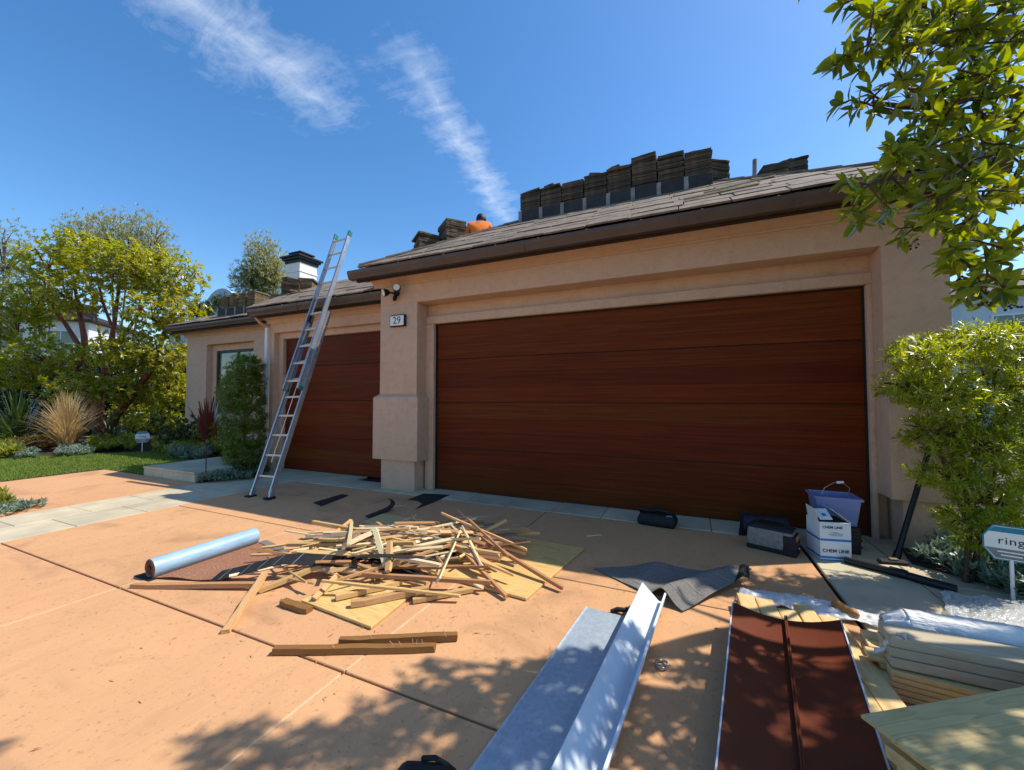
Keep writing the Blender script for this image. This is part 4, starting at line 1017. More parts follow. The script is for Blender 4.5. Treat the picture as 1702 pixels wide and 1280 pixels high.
MB().sheet(lambda u, v: G(1222, 962 + 20 * v, .0).lerp(G(1246, 968 + 8 * v, .0), u) + Vector((.0, .02, .05 + .06 * u * (1 - v) + .03 * math.sin(u * 3))), 8, 4, .005).build('curled_corner', M['felt'], fs_, smooth=60)

# ------------------------------------------------------------------ sheet metal, lumber and wraps at the right
dl = Vector((-.090, -1, 0)).normalized(); wl_ = Vector((-dl.y, dl.x, 0)); wl_ = wl_ if wl_.x > 0 else -wl_
def strip_along(o0, d, wv, prof, L_, th, name, mat, label, cat, rise0=0.0, rise1=0.0, parent=None):
    # folded sheet metal: profile (offset, height) drawn along d
    n = len(prof) - 1
    def fn(u, v):
        f = v * n; i = min(int(f), n - 1); f -= i
        a, b = prof[i], prof[i + 1]
        o_ = a[0] + (b[0] - a[0]) * f; z = a[1] + (b[1] - a[1]) * f
        return o0 + d * L_ * u + wv * o_ + Vector((0, 0, z + rise0 * (1 - u) + rise1 * u))
    m = MB().sheet(fn, 6, n, th)
    return tag(m.build(name, mat, None, loc=tuple(o0), smooth=20), label, cat)
g0 = Vector((-.505, 2.67, .004))
strip_along(g0, dl, wl_, [(-.145, .012), (-.138, .004), (-.06, .005), (0, .006), (.06, .005), (.13, .004), (.137, .013)], 2.6, .0015, 'galvanised_flashing', M['galv'], 'flat grey galvanised flashing sheet lying on the driveway', 'flashing')
t0 = Vector((-.250, 2.86, .004))
wt = strip_along(t0, dl, wl_, [(-.090, .040), (-.074, .048), (-.062, .118), (-.058, .120), (.045, .020), (.078, .018), (.092, .078), (.082, .082)], 2.9, .002, 'white_gutter_trim', M['whitemetal'], 'white folded metal trough lying over the edge of the galvanised sheet', 'metal trim', .035, .004)
bl_, br_ = G(1218, 1000, .15), G(1397, 1030, .14)
nl_, nr_ = G(1190, 1280, .15), G(1478, 1280, .14)
fc_, nc_ = G(1306, 1031, .105), G(1334, 1280, .105)
def ext(a, b, k): return a + (b - a) * k
def brown(P0, P1, Q0, Q1, ribside, label):
    # P0-P1 far edge, Q0-Q1 near edge; raised hems on the outer edge, upstand on the rib side
    def fn(u, v):
        a, b = ext(P0, Q0, u * 1.75), ext(P1, Q1, u * 1.75); q = a.lerp(b, v)
        return q + Vector((0, 0, -.012 * math.sin(v * math.pi)))
    o = tag(MB().sheet(fn, 8, 8, .002).build('valley_flashing', M['brownmetal'], None, loc=tuple(P0), smooth=30), label, 'flashing')
    e = ribside; a0, a1 = (P0, Q0) if e == 0 else (P1, Q1)
    MB().beam(ext(a0, a1, 0) + Vector((0, 0, .012)), ext(a0, a1, 1.75) + Vector((0, 0, .012)), .0065, .032).build('upstand', M['brownmetal'], o)
    b0, b1 = (P1, Q1) if e == 0 else (P0, Q0)
    MB().beam(b0 + Vector((0, 0, .0)), ext(b0, b1, 1.75), .006, .012).build('hem', M['whitemetal'], o)
    return o
brown(bl_, fc_ + Vector((-.004, 0, 0)), nl_, nc_ + Vector((-.004, 0, 0)), 1, 'brown metal valley flashing with pale left hem, left one of the pair')
brown(fc_ + Vector((.004, 0, .001)), br_, nc_ + Vector((.004, 0, .001)), nr_, 0, 'brown metal valley flashing beside the stacked lumber, right one of the pair')
# boards under the brown flashing
x = .315
for i, (ye, w) in enumerate(((3.13, .104), (3.11, .108), (3.01, .106), (3.12, .104), (3.02, .112))):
    for k, zt in enumerate((.045, .088)):
        me = MB().box(-1.15, 1.15, -w / 2 + .003, w / 2 - .003, -.019, .019).mesh('board', M['lumber'], bevel=.003)
        lbl = 'pale new board under the brown flashing, %s of five in the top layer' % ['leftmost', 'second from left', 'middle', 'fourth from left', 'rightmost'][i] if k else 'pale new board under the brown flashing, %s of five in the bottom layer' % ['leftmost', 'second from left', 'middle', 'fourth from left', 'rightmost'][i]
        tag(piece('lumber_board', me, None, axes((x + w / 2 - .008 * (1 - k), ye - 1.15 - .015 * (1 - k), zt - .019), (-.04, 1, 0), (-1, -.04, 0), (0, 0, 1))), lbl, 'board', 'boards under the brown flashing')
    x += w
from mathutils import noise as mn_
def mnz(p): return mn_.noise(Vector(p))
# white plastic film round the boards
def wf_(u, v):
    a = G(1222, 1000).lerp(G(1530, 1060), u); b = G(1240, 985).lerp(G(1500, 1040), u) + Vector((0, .10 * math.sin(u * 3.1), 0))
    p = a.lerp(b, v); return p + Vector((0, .05 * mnz((u * 3, v, 1)), .014 + .030 * abs(mnz((u * 5, v * 3, 0))) + .014 * mnz((u * 16, v * 6, 4)) + .006 * mnz((u * 40, v * 14, 7)) + .028 * math.sin(v * 3.14)))
tag(MB().sheet(wf_, 110, 22, .001).build('plastic_wrap', M['film_white'], None, smooth=180, loc=tuple(G(1350, 1000))), 'crumpled white plastic wrap behind the new boards', 'plastic wrap')
# lumber bundle, grey boards, white roll
def bundle(o0, dx, n_lay, n_row, L_, w, h, name, mat, labels, cat, group, jit=.03):
    dx = Vector(dx).normalized(); dy = Vector((-dx.y, dx.x, 0))
    for j in range(n_lay):
        for i in range(n_row):
            me = MB().box(0, L_, .002, w - .002, .0015, h - .0015).mesh('board', M[mat], bevel=.003)
            s_ = rng.uniform(-jit, jit)
            tag(piece(name, me, None, axes(Vector(o0) + dx * s_ + dy * (i * w + rng.uniform(-.004, .004)) + Vector((0, 0, j * h)), dx, dy, (0, 0, 1))), labels(j, i), cat, group)
bundle((.81, 2.46, .002), (1, -.10, 0), 5, 4, 1.7, .092, .027, 'lumber_board', 'lumber', lambda j, i: 'pale new lumber board below the grey boards, front of the %s layer of the bundle' % ['bottom', 'second', 'middle', 'fourth', 'top'][j] if i == 0 else 'pale new lumber board deeper inside the bundle below the grey boards', 'board', 'bundle of new lumber', .035)
bundle((.845, 2.47, .142), (1, -.02, 0), 3, 1, 1.7, .15, .047, 'primed_board', 'lumber_grey', lambda j, i: 'grey primed board in front of the white roll, %s of three' % ['bottom', 'middle', 'top'][j], 'board', 'grey primed boards', .006)
wr_ = root('wrapped_roll', (1.5, 2.76, .14), 'long white wrapped roll lying behind the grey boards', 'roll')
def rollf(u, v):
    a = v * 6.283; r_ = .080 + .007 * mnz((u * 22, math.cos(a) * 1.2, math.sin(a) * 1.2)) + .004 * mnz((u * 60 + 3 * math.sin(a), math.cos(a) * 3, math.sin(a) * 3))
    return (1.00 + u * 1.5, 2.75 + .03 * u + r_ * math.cos(a), .226 + r_ * math.sin(a))
MB().sheet(rollf, 160, 40, .003).build('wrap', M['tyvek'], wr_, smooth=180)
MB().tube([(1.006, 2.75, .226), (2.48, 2.78, .226)], .068, 24).build('roll_core', M['carton_in'], wr_, smooth=40)
def twist(u, v):
    a = v * 6.283; r_ = .080 * (1 - .45 * u) + .014 * mnz((math.cos(a) * 4, math.sin(a) * 4, u * 2)) * (u + .2)
    return (1.0 - .09 * u, 2.75 + r_ * math.cos(a), .226 - .02 * u + r_ * math.sin(a))
MB().sheet(twist, 6, 48, .001).build('wrap_end', M['film_white'], wr_, smooth=180)
MB().sheet(lambda u, v: G(1490, 1062, .27).lerp(G(1455, 1085, .16), u) + Vector((.05 * v + .012 * math.sin(u * 11), .02 * math.sin(v * 9 + u * 5), .02 * math.sin(v * 12) + .03 * v)), 14, 14, .001).build('strapping_film', M['film_white'], wr_, smooth=180)
# weathered plywood in the foreground corner, on more lumber
A_ = G(1430, 1187, .285); ab = (G(1605, 1157, .285) - A_).normalized(); ac = Vector((ab.y, -ab.x, 0))
c0 = A_
pl = [c0, c0 + ab * 1.5, c0 + ab * 1.5 + ac * .9, c0 + ac * .9]
quad_sheet('plywood_sheet', [(p.x, p.y) for p in pl], .272, .013, M['ply_grey'], 'greenish weathered plywood sheet in the near right corner, dappled by leaf shade', 'plywood')
bundle((.80, 1.50, .002), (ab.x, ab.y, 0), 6, 3, 1.3, .12, .045, 'lumber_board', 'lumber', lambda j, i: 'lumber board in shade under the weathered plywood sheet, outer edge of the %s layer' % ['bottom', 'second', 'third', 'fourth', 'fifth', 'top'][j] if i == 0 else 'lumber board hidden deeper under the weathered plywood sheet', 'board', 'lumber under the weathered plywood', .05)
# clear plastic film
def cf(u, v):
    a = G(1562, 990).lerp(G(1740, 1008), u); b = G(1585, 1042).lerp(G(1760, 1070), u); p = a.lerp(b, v)
    return p + Vector((.03 * mnz((v * 4, u * 3, 2)), .05 * mnz((u * 4, v * 2, 5)), .02 + .035 * abs(mnz((u * 4 + v * 2, v * 3, 3))) + .013 * abs(mnz((u * 16 + v * 9, v * 5 - u * 6, 6))) + .003 * mnz((u * 34, v * 20, 8))))
tag(MB().sheet(cf, 90, 60, .0008).build('plastic_film', M['film'], None, smooth=180, loc=tuple(G(1600, 1010))), 'crumpled clear plastic film on the stone path', 'plastic film')
m = MB(); c0 = G(1383, 1003, .05); c1 = G(1428, 1025, .04)
m.tube([c0.lerp(c1, t) + Vector((0, 0, .006 * math.sin(t * 9))) for t in np.linspace(0, 1, 12)], [.012, .026, .032, .03, .033, .029, .031, .026, .024, .027, .02, .010], 12)
tag(m.build('foam_chunk', M['amber'], None, smooth=180, loc=tuple(c0)), 'lumpy amber coloured chunk beside the white plastic wrap', 'debris')
cc = G(1100, 1104, .012); tag(MB().tube([cc + Vector((.028 * math.cos(a), .036 * math.sin(a), .004 * math.sin(3 * a))) for a in np.linspace(0, 6.1, 24)], .006, 6).build('wire_coil', M['alu'], None, smooth=60, loc=tuple(cc)), 'small grey wire ring on the driveway right of the white trough', 'wire')
cc = G(1035, 1017, .0); tag(MB().tube([G(1015, 1016, .01), G(1026, 1013, .02), G(1040, 1014, .03), G(1052, 1013, .015)], [.010, .016, .014, .008], 8).build('pry_bar', M['rubber'], None, smooth=60, loc=tuple(cc)), 'short black pry bar behind the far end of the galvanised sheet', 'tool')

# ------------------------------------------------------------------ bags, cartons, tools by the big door
def soft_box(c, sx_, sy_, sz_, top=.8, name='bag', mat='bagblack', par=None, rz=0, bv=.03, sag=.0):
    m = MB(); vs = []
    R_ = Matrix.Rotation(rz, 3, 'Z')
    for k, (z, s_) in enumerate(((0, .94), (sz_ * .45, 1.04), (sz_, top))):
        for x, y in ((-1, -1), (1, -1), (1, 1), (-1, 1)): vs.append(Vector(c) + R_ @ Vector((x * sx_ / 2 * s_, y * sy_ / 2 * s_, z - (sag if k == 2 and x < 0 else 0))))
    fs = [(3, 2, 1, 0), (8, 9, 10, 11)] + [(k * 4 + i, k * 4 + (i + 1) % 4, k * 4 + 4 + (i + 1) % 4, k * 4 + 4 + i) for k in range(2) for i in range(4)]
    return m.add(vs, fs).build(name, M[mat], par, bevel=bv, seg=3, smooth=50)
bc = G(1093, 872); b1 = root('tool_bag', tuple(bc), 'low black tool bag on the stone strip before the big garage door', 'bag')
soft_box(bc, .40, .22, .13, .86, 'bag_body', par=b1, rz=-.1)
MB().tube([bc + Vector((-.17, 0, .12)), bc + Vector((-.19, -.02, .17)), bc + Vector((-.08, -.02, .15)), bc + Vector((.02, 0, .16)), bc + Vector((.12, -.02, .15)), bc + Vector((.17, 0, .11))], [.02, .028, .016, .018, .022, .016], 8).build('bag_rim', M['bagblack'], b1, smooth=60)
MB().tube([bc + Vector((.10, -.09, .12)), bc + Vector((.13, -.10, .135)), bc + Vector((.155, -.095, .12))], .010, 8).build('buckle', M['grey_print'], b1, smooth=60)
MB().tube([bc + Vector((-.06, .02, .14)), bc + Vector((-.03, .03, .19)), bc + Vector((.03, .03, .19)), bc + Vector((.06, .02, .14))], .009, 8).build('handle', M['bagblack'], b1, smooth=60)
gc = Vector((.685, 4.42, 0)); b2 = root('tool_bag', tuple(gc), 'grey canvas tool bag with black end and red tag before the big door', 'bag')
soft_box(gc, .36, .20, .20, .98, 'bag_body', 'canvas', b2, rz=-.35, bv=.02)
R2 = Matrix.Rotation(-.35, 3, 'Z')
def gl(x, y, z): return gc + R2 @ Vector((x, y, z))
m = MB().par(gl(.15, 0, .085), R2 @ Vector((.052, 0, 0)), R2 @ Vector((0, .107, 0)), (0, 0, .092)).build('end_panel', M['bagblack'], b2, bevel=.02, seg=3, smooth=50)
MB().par(gl(0, 0, .022), R2 @ Vector((.188, 0, 0)), R2 @ Vector((0, .108, 0)), (0, 0, .02)).build('base_band', M['bagblack'], b2, bevel=.008)
MB().par(gl(.203, -.02, .16), R2 @ Vector((.003, 0, 0)), R2 @ Vector((0, .075, 0)), (0, 0, .022)).build('flap', M['khaki'], b2)
MB().par(gl(.2035, -.01, .10), R2 @ Vector((.003, 0, 0)), R2 @ Vector((0, .012, 0)), (0, 0, .012)).build('tag', M['red'], b2)
MB().par(gl(.2035, .03, .05), R2 @ Vector((.003, 0, 0)), R2 @ Vector((0, .01, 0)), (0, 0, .008)).build('logo_patch', M['signwhite'], b2)
soft_box(gl(0, 0, .19), .35, .19, .05, .7, 'lid', 'bagblack', b2, rz=-.35, bv=.015)
MB().tube([gl(-.12, 0, .23), gl(-.08, 0, .265), gl(.08, 0, .265), gl(.12, 0, .23)], .010, 8).build('handle', M['bagblack'], b2, smooth=60)
pr_ = root('wrapped_roll', (.70, 4.86, 0), 'dark purple wrapped roll resting behind the grey tool bag', 'roll')
MB().tube([(.50, 4.85, .10), (.505, 4.85, .10), (.89, 4.87, .10), (.895, 4.87, .10)], [.085, .096, .096, .085], 24).build('wrap', M['purplefelt'], pr_, smooth=40)
MB().tube([(.898, 4.87, .10), (.90, 4.87, .10)], .045, 16).build('roll_end', M['bagblack'], pr_, smooth=40)
ribbon([Vector((.44, 4.72, .004)), Vector((.45, 4.80, .01)), Vector((.47, 4.90, .08)), Vector((.48, 4.95, .20))], .09, 'felt_scrap', M['felt'], 'black felt piece propped on the door left of the purple roll', 'felt', side=Vector((1, .1, 0)))
# crate, blue bin, carton
cx_, cy_ = 1.225, 4.70
cr = root('plastic_crate', (cx_, cy_, 0), 'black ribbed plastic crate under the blue bin', 'crate')
MB().box(cx_ - .16, cx_ + .16, cy_ - .14, cy_ + .14, .004, .245).build('crate_body', M['pipe'], cr, bevel=.01)
for z in (.06, .12, .18): MB().box(cx_ - .168, cx_ + .168, cy_ - .148, cy_ + .148, z, z + .02).build('rib', M['pipe'], cr, bevel=.004)
mb_, nt, N, L, b = material('blue_translucent_plastic')
b.inputs['Base Color'].default_value = (*lin(160, 172, 226), 1); b.inputs['Roughness'].default_value = .3; b.inputs['Transmission Weight'].default_value = .5; b.inputs['Subsurface Weight'].default_value = .25
M['bluebin'] = mb_
bn = root('plastic_bin', (cx_, cy_, .246), 'translucent blue square bin with wire handle on the black crate', 'bin')
m = MB(); z0, z1, a0, a1 = .248, .500, .140, .172; tw = .004
vs = [(cx_ + sx_ * a * .98, cy_ + sy_ * a * .86, z) for a, z in ((a0, z0), (a1, z1), (a1 - tw, z1), (a0 - tw, z0 + tw)) for sx_, sy_ in ((-1, -1), (1, -1), (1, 1), (-1, 1))]
fs = [(3, 2, 1, 0), (12, 13, 14, 15)] + [(k * 4 + i, k * 4 + (i + 1) % 4, k * 4 + 4 + (i + 1) % 4, k * 4 + 4 + i) for k in range(3) for i in range(4)]
m.add(vs, fs).build('bin_body', M['bluebin'], bn)
m = MB()
for sx_, sy_, hx, hy in ((0, -1, 1, 0), (0, 1, 1, 0), (-1, 0, 0, 1), (1, 0, 0, 1)):
    c = Vector((cx_ + sx_ * (a1 * .98 + .006), cy_ + sy_ * (a1 * .86 + .006), z1 - .012)); m.par(c, (hx * (a1 * .98 - .001) + (1 - hx) * .007, 0, 0), (0, hy * (a1 * .86 + .012) + (1 - hy) * .007, 0), (0, 0, .010))
m.build('rim', M['bluebin'], bn)
hp = [Vector((cx_ - .10, cy_ - .02, z1 - .03)), Vector((cx_ - .07, cy_ - .03, z1 + .06)), Vector((cx_ + .0, cy_ - .04, z1 + .115)), Vector((cx_ + .06, cy_ - .04, z1 + .125)), Vector((cx_ + .12, cy_ - .03, z1 + .07)), Vector((cx_ + .10, cy_ - .02, z1 - .03))]
hd_ = MB().tube(hp, .0035, 6).build('wire_handle', M['alu'], bn, smooth=60)
MB().tube([hp[2] + Vector((.02, 0, .004)), hp[3] + Vector((.012, 0, 0))], .012, 10).build('grip', M['signwhite'], hd_, smooth=40)
bx = root('carton', (1.15, 4.45, 0), 'white carton with blue stripes and black lettering standing by the big door', 'box')
ex = (G(1418, 934) - G(1364, 930)); ex.z = 0; bw = .235; ex.normalize(); ey = Vector((-ex.y, ex.x, 0)); o0 = G(1364, 931); bh = .325; bd = .23
def bp(a, b_, c): return o0 + ex * a + ey * b_ + Vector((0, 0, c))
MB().par(bp(bw / 2, bd / 2, bh / 2 + .004), ex * bw / 2, ey * bd / 2, (0, 0, bh / 2)).build('carton_body', M['carton'], bx, bevel=.002)
for z, h in ((.03, .018), (.178, .018)): MB().par(bp(bw / 2, -.0012, z), ex * (bw / 2 - .001), ey * .0006, (0, 0, h / 2)).build('stripe', M['blue_print'], bx); MB().par(bp(-.0012, bd / 2, z), ex * .0006, ey * (bd / 2 - .001), (0, 0, h / 2)).build('stripe', M['blue_print'], bx)
MB().par(bp(bw / 2, .0, .006), ex * (bw / 2 - .001), ey * .0016, (0, 0, .005)).build('stripe', M['blue_print'], bx)
text('CHEM LINK', .040, M['dark_print'], axes(bp(bw / 2 + .002, -.0022, .085), ex, (0, 0, 1), -ey), bx, bold=.0006)
text('CHEM LINK', .030, M['dark_print'], axes(bp(bw / 2 - .02, -.0022, .285), ex, (0, 0, 1), -ey), bx, bold=.0005)
MB().par(bp(bw / 2, -.0014, .226), ex * .055, ey * .0005, (0, 0, .002)).par(bp(bw / 2 + .02, -.0014, .236), ex * .04, ey * .0005, (0, 0, .0015)).par(bp(bw / 2 + .01, -.0014, .216), ex * .045, ey * .0005, (0, 0, .0015)).par(bp(bw / 2 - .01, -.0014, .245), ex * .03, ey * .0005, (0, 0, .0015)).build('small_print', M['grey_print'], bx)
f1 = MB().add([bp(-.012, .0, bh + .055), bp(.105, .01, bh + .055), bp(.112, .13, bh + .0805), bp(-.006, .13, bh + .072)], [(0, 1, 2, 3)]).v
def flap(pts): 
    n_ = (Vector(pts[1]) - Vector(pts[0])).cross(Vector(pts[3]) - Vector(pts[0])).normalized(); return MB().prism(pts, n_ * .004)
fl1 = flap([bp(.0, .03, bh + .005), bp(.0, .20, bh + .005), bp(-.015, .20, bh + .11), bp(-.015, .03, bh + .10)]).build('flap', M['carton'], bx)
flap([bp(.005, .0, bh + .022), bp(.10, .0, bh + .028), bp(.095, .10, bh + .095), bp(.0, .10, bh + .09)]).build('flap', M['carton'], bx)
flap([bp(.125, .07, bh + .10), bp(.235, .0, bh + .006), bp(.235, .2, bh + .006), bp(.125, .22, bh + .10)]).build('flap', M['carton'], bx)
MB().par(bp(.05, .035, bh + .06), ex * .014, (ey * .012 + Vector((0, 0, .008))), (ey * -.0005 + Vector((0, 0, .0012)))).build('flap_print', M['blue_print'], bx)
MB().par(bp(bw / 2, bd / 2, bh + .006), ex * (bw / 2 - .006), ey * (bd / 2 - .006), (0, 0, .001)).build('opening_shade', M['bagblack'], bx)  # black plate stands for the shade inside the open carton
# black pipes
p0, p1, p2 = G(1404, 930, .03), G(1490, 952, .03), G(1590, 980, .03)
bpipe = root('black_pipe', tuple(p0), 'black plastic downpipe lying on the stone path beside the carton', 'pipe')
MB().tube([p0, p0.lerp(p1, .95)], .028, 14).build('pipe', M['pipe'], bpipe, smooth=40)
MB().tube([p0.lerp(p1, .88) + Vector((0, 0, .004)), p1 + (p2 - p1) * .2 + Vector((0, 0, .004))], .036, 14).build('coupling', M['pipe'], bpipe, smooth=40)
MB().tube([p1 + (p2 - p1) * .1, p2], .031, 14).build('pipe', M['pipe'], bpipe, smooth=40)
a, b_ = G(1490, 927, .02), GY(1552, 722, 4.80)
pole = root('black_pole', tuple(a), 'slim black pole leaning on the wall behind the right shrub', 'pole')
MB().tube([a, b_], .021, 12).build('shaft', M['pipe'], pole, smooth=40)
MB().tube([a - (b_ - a).normalized() * .005, a + (b_ - a).normalized() * .06], .028, 12).build('ferrule', M['pipe'], pole, smooth=40)
q = G(1478, 942, .02); br = root('broom_head', tuple(q), 'black broom head with wooden back on the path by the pole', 'broom')
MB().par(q + Vector((.03, .02, .035)), (.10, .02, 0), (-.006, .03, 0), (0, 0, .018)).build('head', M['bagblack'], br, bevel=.01)
MB().par(q + Vector((.035, .02, .060)), (.03, .006, 0), (-.003, .018, 0), (0, 0, .007)).build('socket', M['khaki'], br, bevel=.004)
# near black bag at the bottom edge
q = G(720, 1292); nb = root('tool_bag', tuple(q), 'black bag edge at the very bottom of the picture on the driveway', 'bag')
soft_box(q + Vector((-.01, -.04, 0)), .22, .12, .05, .75, 'bag_body', 'bagblack', nb, rz=.35, bv=.02)
MB().tube([q + Vector((-.05, .0, .05)), q + Vector((.0, .01, .062)), q + Vector((.05, .02, .045))], .009, 8).build('strap', M['bagblack'], nb, smooth=60)

# ------------------------------------------------------------------ signs
def sign(base, zc, half_w, half_h, label, name='yard_sign', face_dir=None, txt=True):
    t = root(name, tuple(base), label, 'sign')
    fd = face_dir or (Vector((-base.x, -base.y, 0))).normalized(); sx_ = Vector((-fd.y, fd.x, 0)); c = Vector((base.x, base.y, zc))
    if sx_.dot(_r) < 0: sx_ = -sx_
    oct_ = [(-1, .34), (-.62, 1), (.62, 1), (1, .34), (1, -.34), (.62, -1), (-.62, -1), (-1, -.34)]
    at_ = lambda a, b_, d: c + sx_ * a * half_w + Vector((0, 0, b_ * half_h)) + fd * d
    pl_ = MB().prism([at_(a, b_, 0) for a, b_ in oct_], fd * .006).build('plate', M['signwhite'], t)
    MB().prism([at_(-.80, .62, .0062), at_(-.60, .93, .0062), at_(.60, .93, .0062), at_(.80, .62, .0062)], fd * .0008).build('top_band', M['teal_print'], pl_)
    MB().prism([at_(-.94, -.34, .0062), at_(.94, -.34, .0062), at_(.58, -.92, .0062), at_(-.58, -.92, .0062)], fd * .0008).build('lower_band', M['grey_print'], pl_)
    m = MB()
    for i in range(8):
        a, b_ = Vector(at_(*oct_[i], .003)), Vector(at_(*oct_[(i + 1) % 8], .003)); m.beam(a, b_, .008, .008, fd)
    m.build('border', M['teal_print'], pl_)
    MB().tube([base, Vector((base.x, base.y, zc - half_h + .004))], .011, 8).build('post', M['signwhite'], t, smooth=40)
    if txt:
        text('ring', half_h * .62, M['dark_print'], axes(at_(0, .12, .0072), sx_, (0, 0, 1), fd), pl_, spacing=1.1)
        for k in range(2): MB().par(at_(.0, -.52 - .2 * k, .0074), sx_ * half_w * (.5 - .12 * k), Vector((0, 0, half_h * .035)), fd * .0004).build('small_print', M['signwhite'], pl_)
    return t
sb_ = G(1684, 997); sign(sb_, .385, .128, .118, 'white ring yard sign with teal band on a post in the right flower bed', face_dir=Vector((-.25, -.97, 0)).normalized())
sb_ = G(236, 752); sign(sb_, .40, .145, .14, 'small round pale yard sign on a post behind the lawn')
sp = G(342, 786, .165); pth = root('path_light', tuple(sp), 'slim dark path light stake on the stone landing', 'light')
MB().tube([sp, sp + Vector((0, 0, .46))], .008, 8).build('stake', M['black'], pth, smooth=40)
MB().tube([sp + Vector((0, 0, .46)), sp + Vector((0, 0, .475)), sp + Vector((0, 0, .50))], [.012, .05, .012], 12).build('hood', M['black'], pth, smooth=40)

# ------------------------------------------------------------------ neighbouring houses, fence
def far_house(name, label, c, w, d, h, rz, mat, roofmat, wins, pitch=.45, over=.4, rooftiles=0):
    t = root(name, tuple(c), label, 'house'); R_ = Matrix.Rotation(rz, 3, 'Z'); c = Vector(c)
    P_ = lambda x, y, z: c + R_ @ Vector((x, y, z))
    def bx_(nm, x0, x1, y0, y1, z0, z1, mt, par=t):
        return MB().par(P_((x0 + x1) / 2, (y0 + y1) / 2, (z0 + z1) / 2), R_ @ Vector(((x1 - x0) / 2, 0, 0)), R_ @ Vector((0, (y1 - y0) / 2, 0)), (0, 0, (z1 - z0) / 2)).build(nm, mt, par)
    bx_('wall', -w / 2, w / 2, 0, d, 0, h, mat)
    e = over; rh = d / 2 * pitch
    vs = [P_(-w / 2 - e, -e, h), P_(w / 2 + e, -e, h), P_(w / 2 + e, d + e, h), P_(-w / 2 - e, d + e, h), P_(-w / 2 + d / 2, d / 2, h + rh), P_(w / 2 - d / 2, d / 2, h + rh)]
    vs += [v - Vector((0, 0, .15)) for v in vs[:4]]
    MB().add(vs, [(0, 1, 5, 4), (1, 2, 5), (2, 3, 4, 5), (3, 0, 4), (6, 7, 1, 0), (7, 8, 2, 1), (8, 9, 3, 2), (9, 6, 0, 3), (6, 9, 8, 7)]).build('roof', roofmat, t)
    for x0, x1, z0, z1 in wins:
        f = bx_('window', x0, x1, -.05, .02, z0, z1, M['signwhite'])
        xm = (x0 + x1) / 2
        for a, b in ((x0 + .07, xm - .03), (xm + .03, x1 - .07)):
            zm = (z0 + z1) / 2
            for q0, q1 in ((z0 + .07, zm - .025), (zm + .025, z1 - .07)): bx_('pane', a, b, -.06, -.052, q0, q1, M['glass'], f)
    return t
c = GD(60, 663, 27); far_house('neighbour_house', 'white rendered neighbour house behind the red barked tree at left', (c.x, c.y, -.05), 5.2, 8, 7.0, R(44), M['neigh_white'], M['fascia'], ((-2.1, -.7, 4.4, 6.2), (.4, 1.9, 4.4, 6.2), (-1.4, .1, 1.0, 2.6)))
c = GD(352, 663, 26); far_house('neighbour_house', 'pale neighbour house with terracotta roof behind the left wing', (c.x, c.y, -.05), 5.4, 6, 6.3, R(30), M['neigh_blue'], M['terracotta'], ((-1.6, -.4, 4.2, 5.6),), pitch=.4)
nh = bpy.data.objects[-1] if False else None
c = GD(1720, 663, 15); far_house('neighbour_house', 'pale blue neighbour house behind the right hand trees', (c.x + 2, c.y + 3, -.05), 9, 7, 6.2, R(-8), M['neigh_blue'], M['fascia'], ((-3.9, -2.7, 3.6, 5.2), (-1.5, -.2, 3.6, 5.2)))
# rounded end wall beside the terracotta roof
c = GD(365, 663, 20); tt = []
for k in range(17): a = math.pi * k / 16; tt.append(c + _r * (.95 * math.cos(a)) + Vector((0, 0, 4.05 + 1.55 * math.sin(a))))
tag(MB().prism([c + _r * .95 + Vector((0, 0, -1.4))] + tt + [c - _r * .95 + Vector((0, 0, -1.4))], _f0 * 2.0).build('round_gable', M['neigh_blue'], None, loc=(c.x, c.y, -.05)), 'pale grey round topped wall behind the tile stacks of the left wing', 'wall')
fn_ = root('wood_fence', (-15, 9.5, 0), 'brown wooden fence between the left wing and the hedge', 'fence')
for i in range(19): MB().box(-16.4 + i * .155, -16.4 + i * .155 + .145, 9.45, 9.48, 0, 2.75 + rng.uniform(-.01, .01)).build('board', M['fencewood'], fn_)
MB().box(-16.45, -13.45, 9.43, 9.52, 2.765, 2.85).build('cap_rail', M['fascia'], fn_)

# ------------------------------------------------------------------ plants
def tree(name, label, base, trunk_paths, blobs, nclu, per, L, W, leaf, bark, seed, cat='tree', group=None, ang=(25, 85), up=.5, twigs=0, inner=.5, near=False):
    r_ = np.random.default_rng(seed); t = root(name, tuple(base), label, cat, group)
    m = MB()
    for pts, rad in trunk_paths: m.tube(pts, rad, 8)
    rr_ = random.Random(seed)
    for c, rad in blobs:
        for _ in range(twigs):
            d = Vector((rr_.gauss(0, 1), rr_.gauss(0, 1), rr_.gauss(.3, 1))).normalized(); e = Vector(c) + Vector((d.x * rad[0], d.y * rad[1], d.z * rad[2])) * .85
            mid = Vector(c).lerp(e, .5) + Vector((rr_.uniform(-.1, .1), rr_.uniform(-.1, .1), .05)) * rad[0]
            m.tube([Vector(c) - Vector((0, 0, rad[2] * .3)), mid, e], [.022 * rad[0] + .006, .012 * rad[0] + .004, .003], 5, False)
    if m.v: m.build('trunk', bark, t, smooth=60)
    C_, A_ = blob_points(blobs, nclu, r_, inner); A_ = nrm(A_ + np.array([0, 0, up]) + r_.normal(0, .35, A_.shape))
    P, D, U = clusters(C_, A_, per, ang, r_); n = len(P)
    V, Fc = leaf_arrays(P, D, U, r_.uniform(.7, 1.25, n) * L, r_.uniform(.75, 1.2, n) * W, near)
    V = V - np.array(base)
    o = link('crown', fastmesh('crown', V, Fc, leaf), t); return t
def bl(px_, py_, dep, rpx, rpy, k=1.0):                 # crown lobe seen at a photo point
    c = GD(px_, py_, dep); s_ = dep / F; return ((c.x, c.y, c.z), (rpx * s_, rpx * s_ * k, rpy * s_))
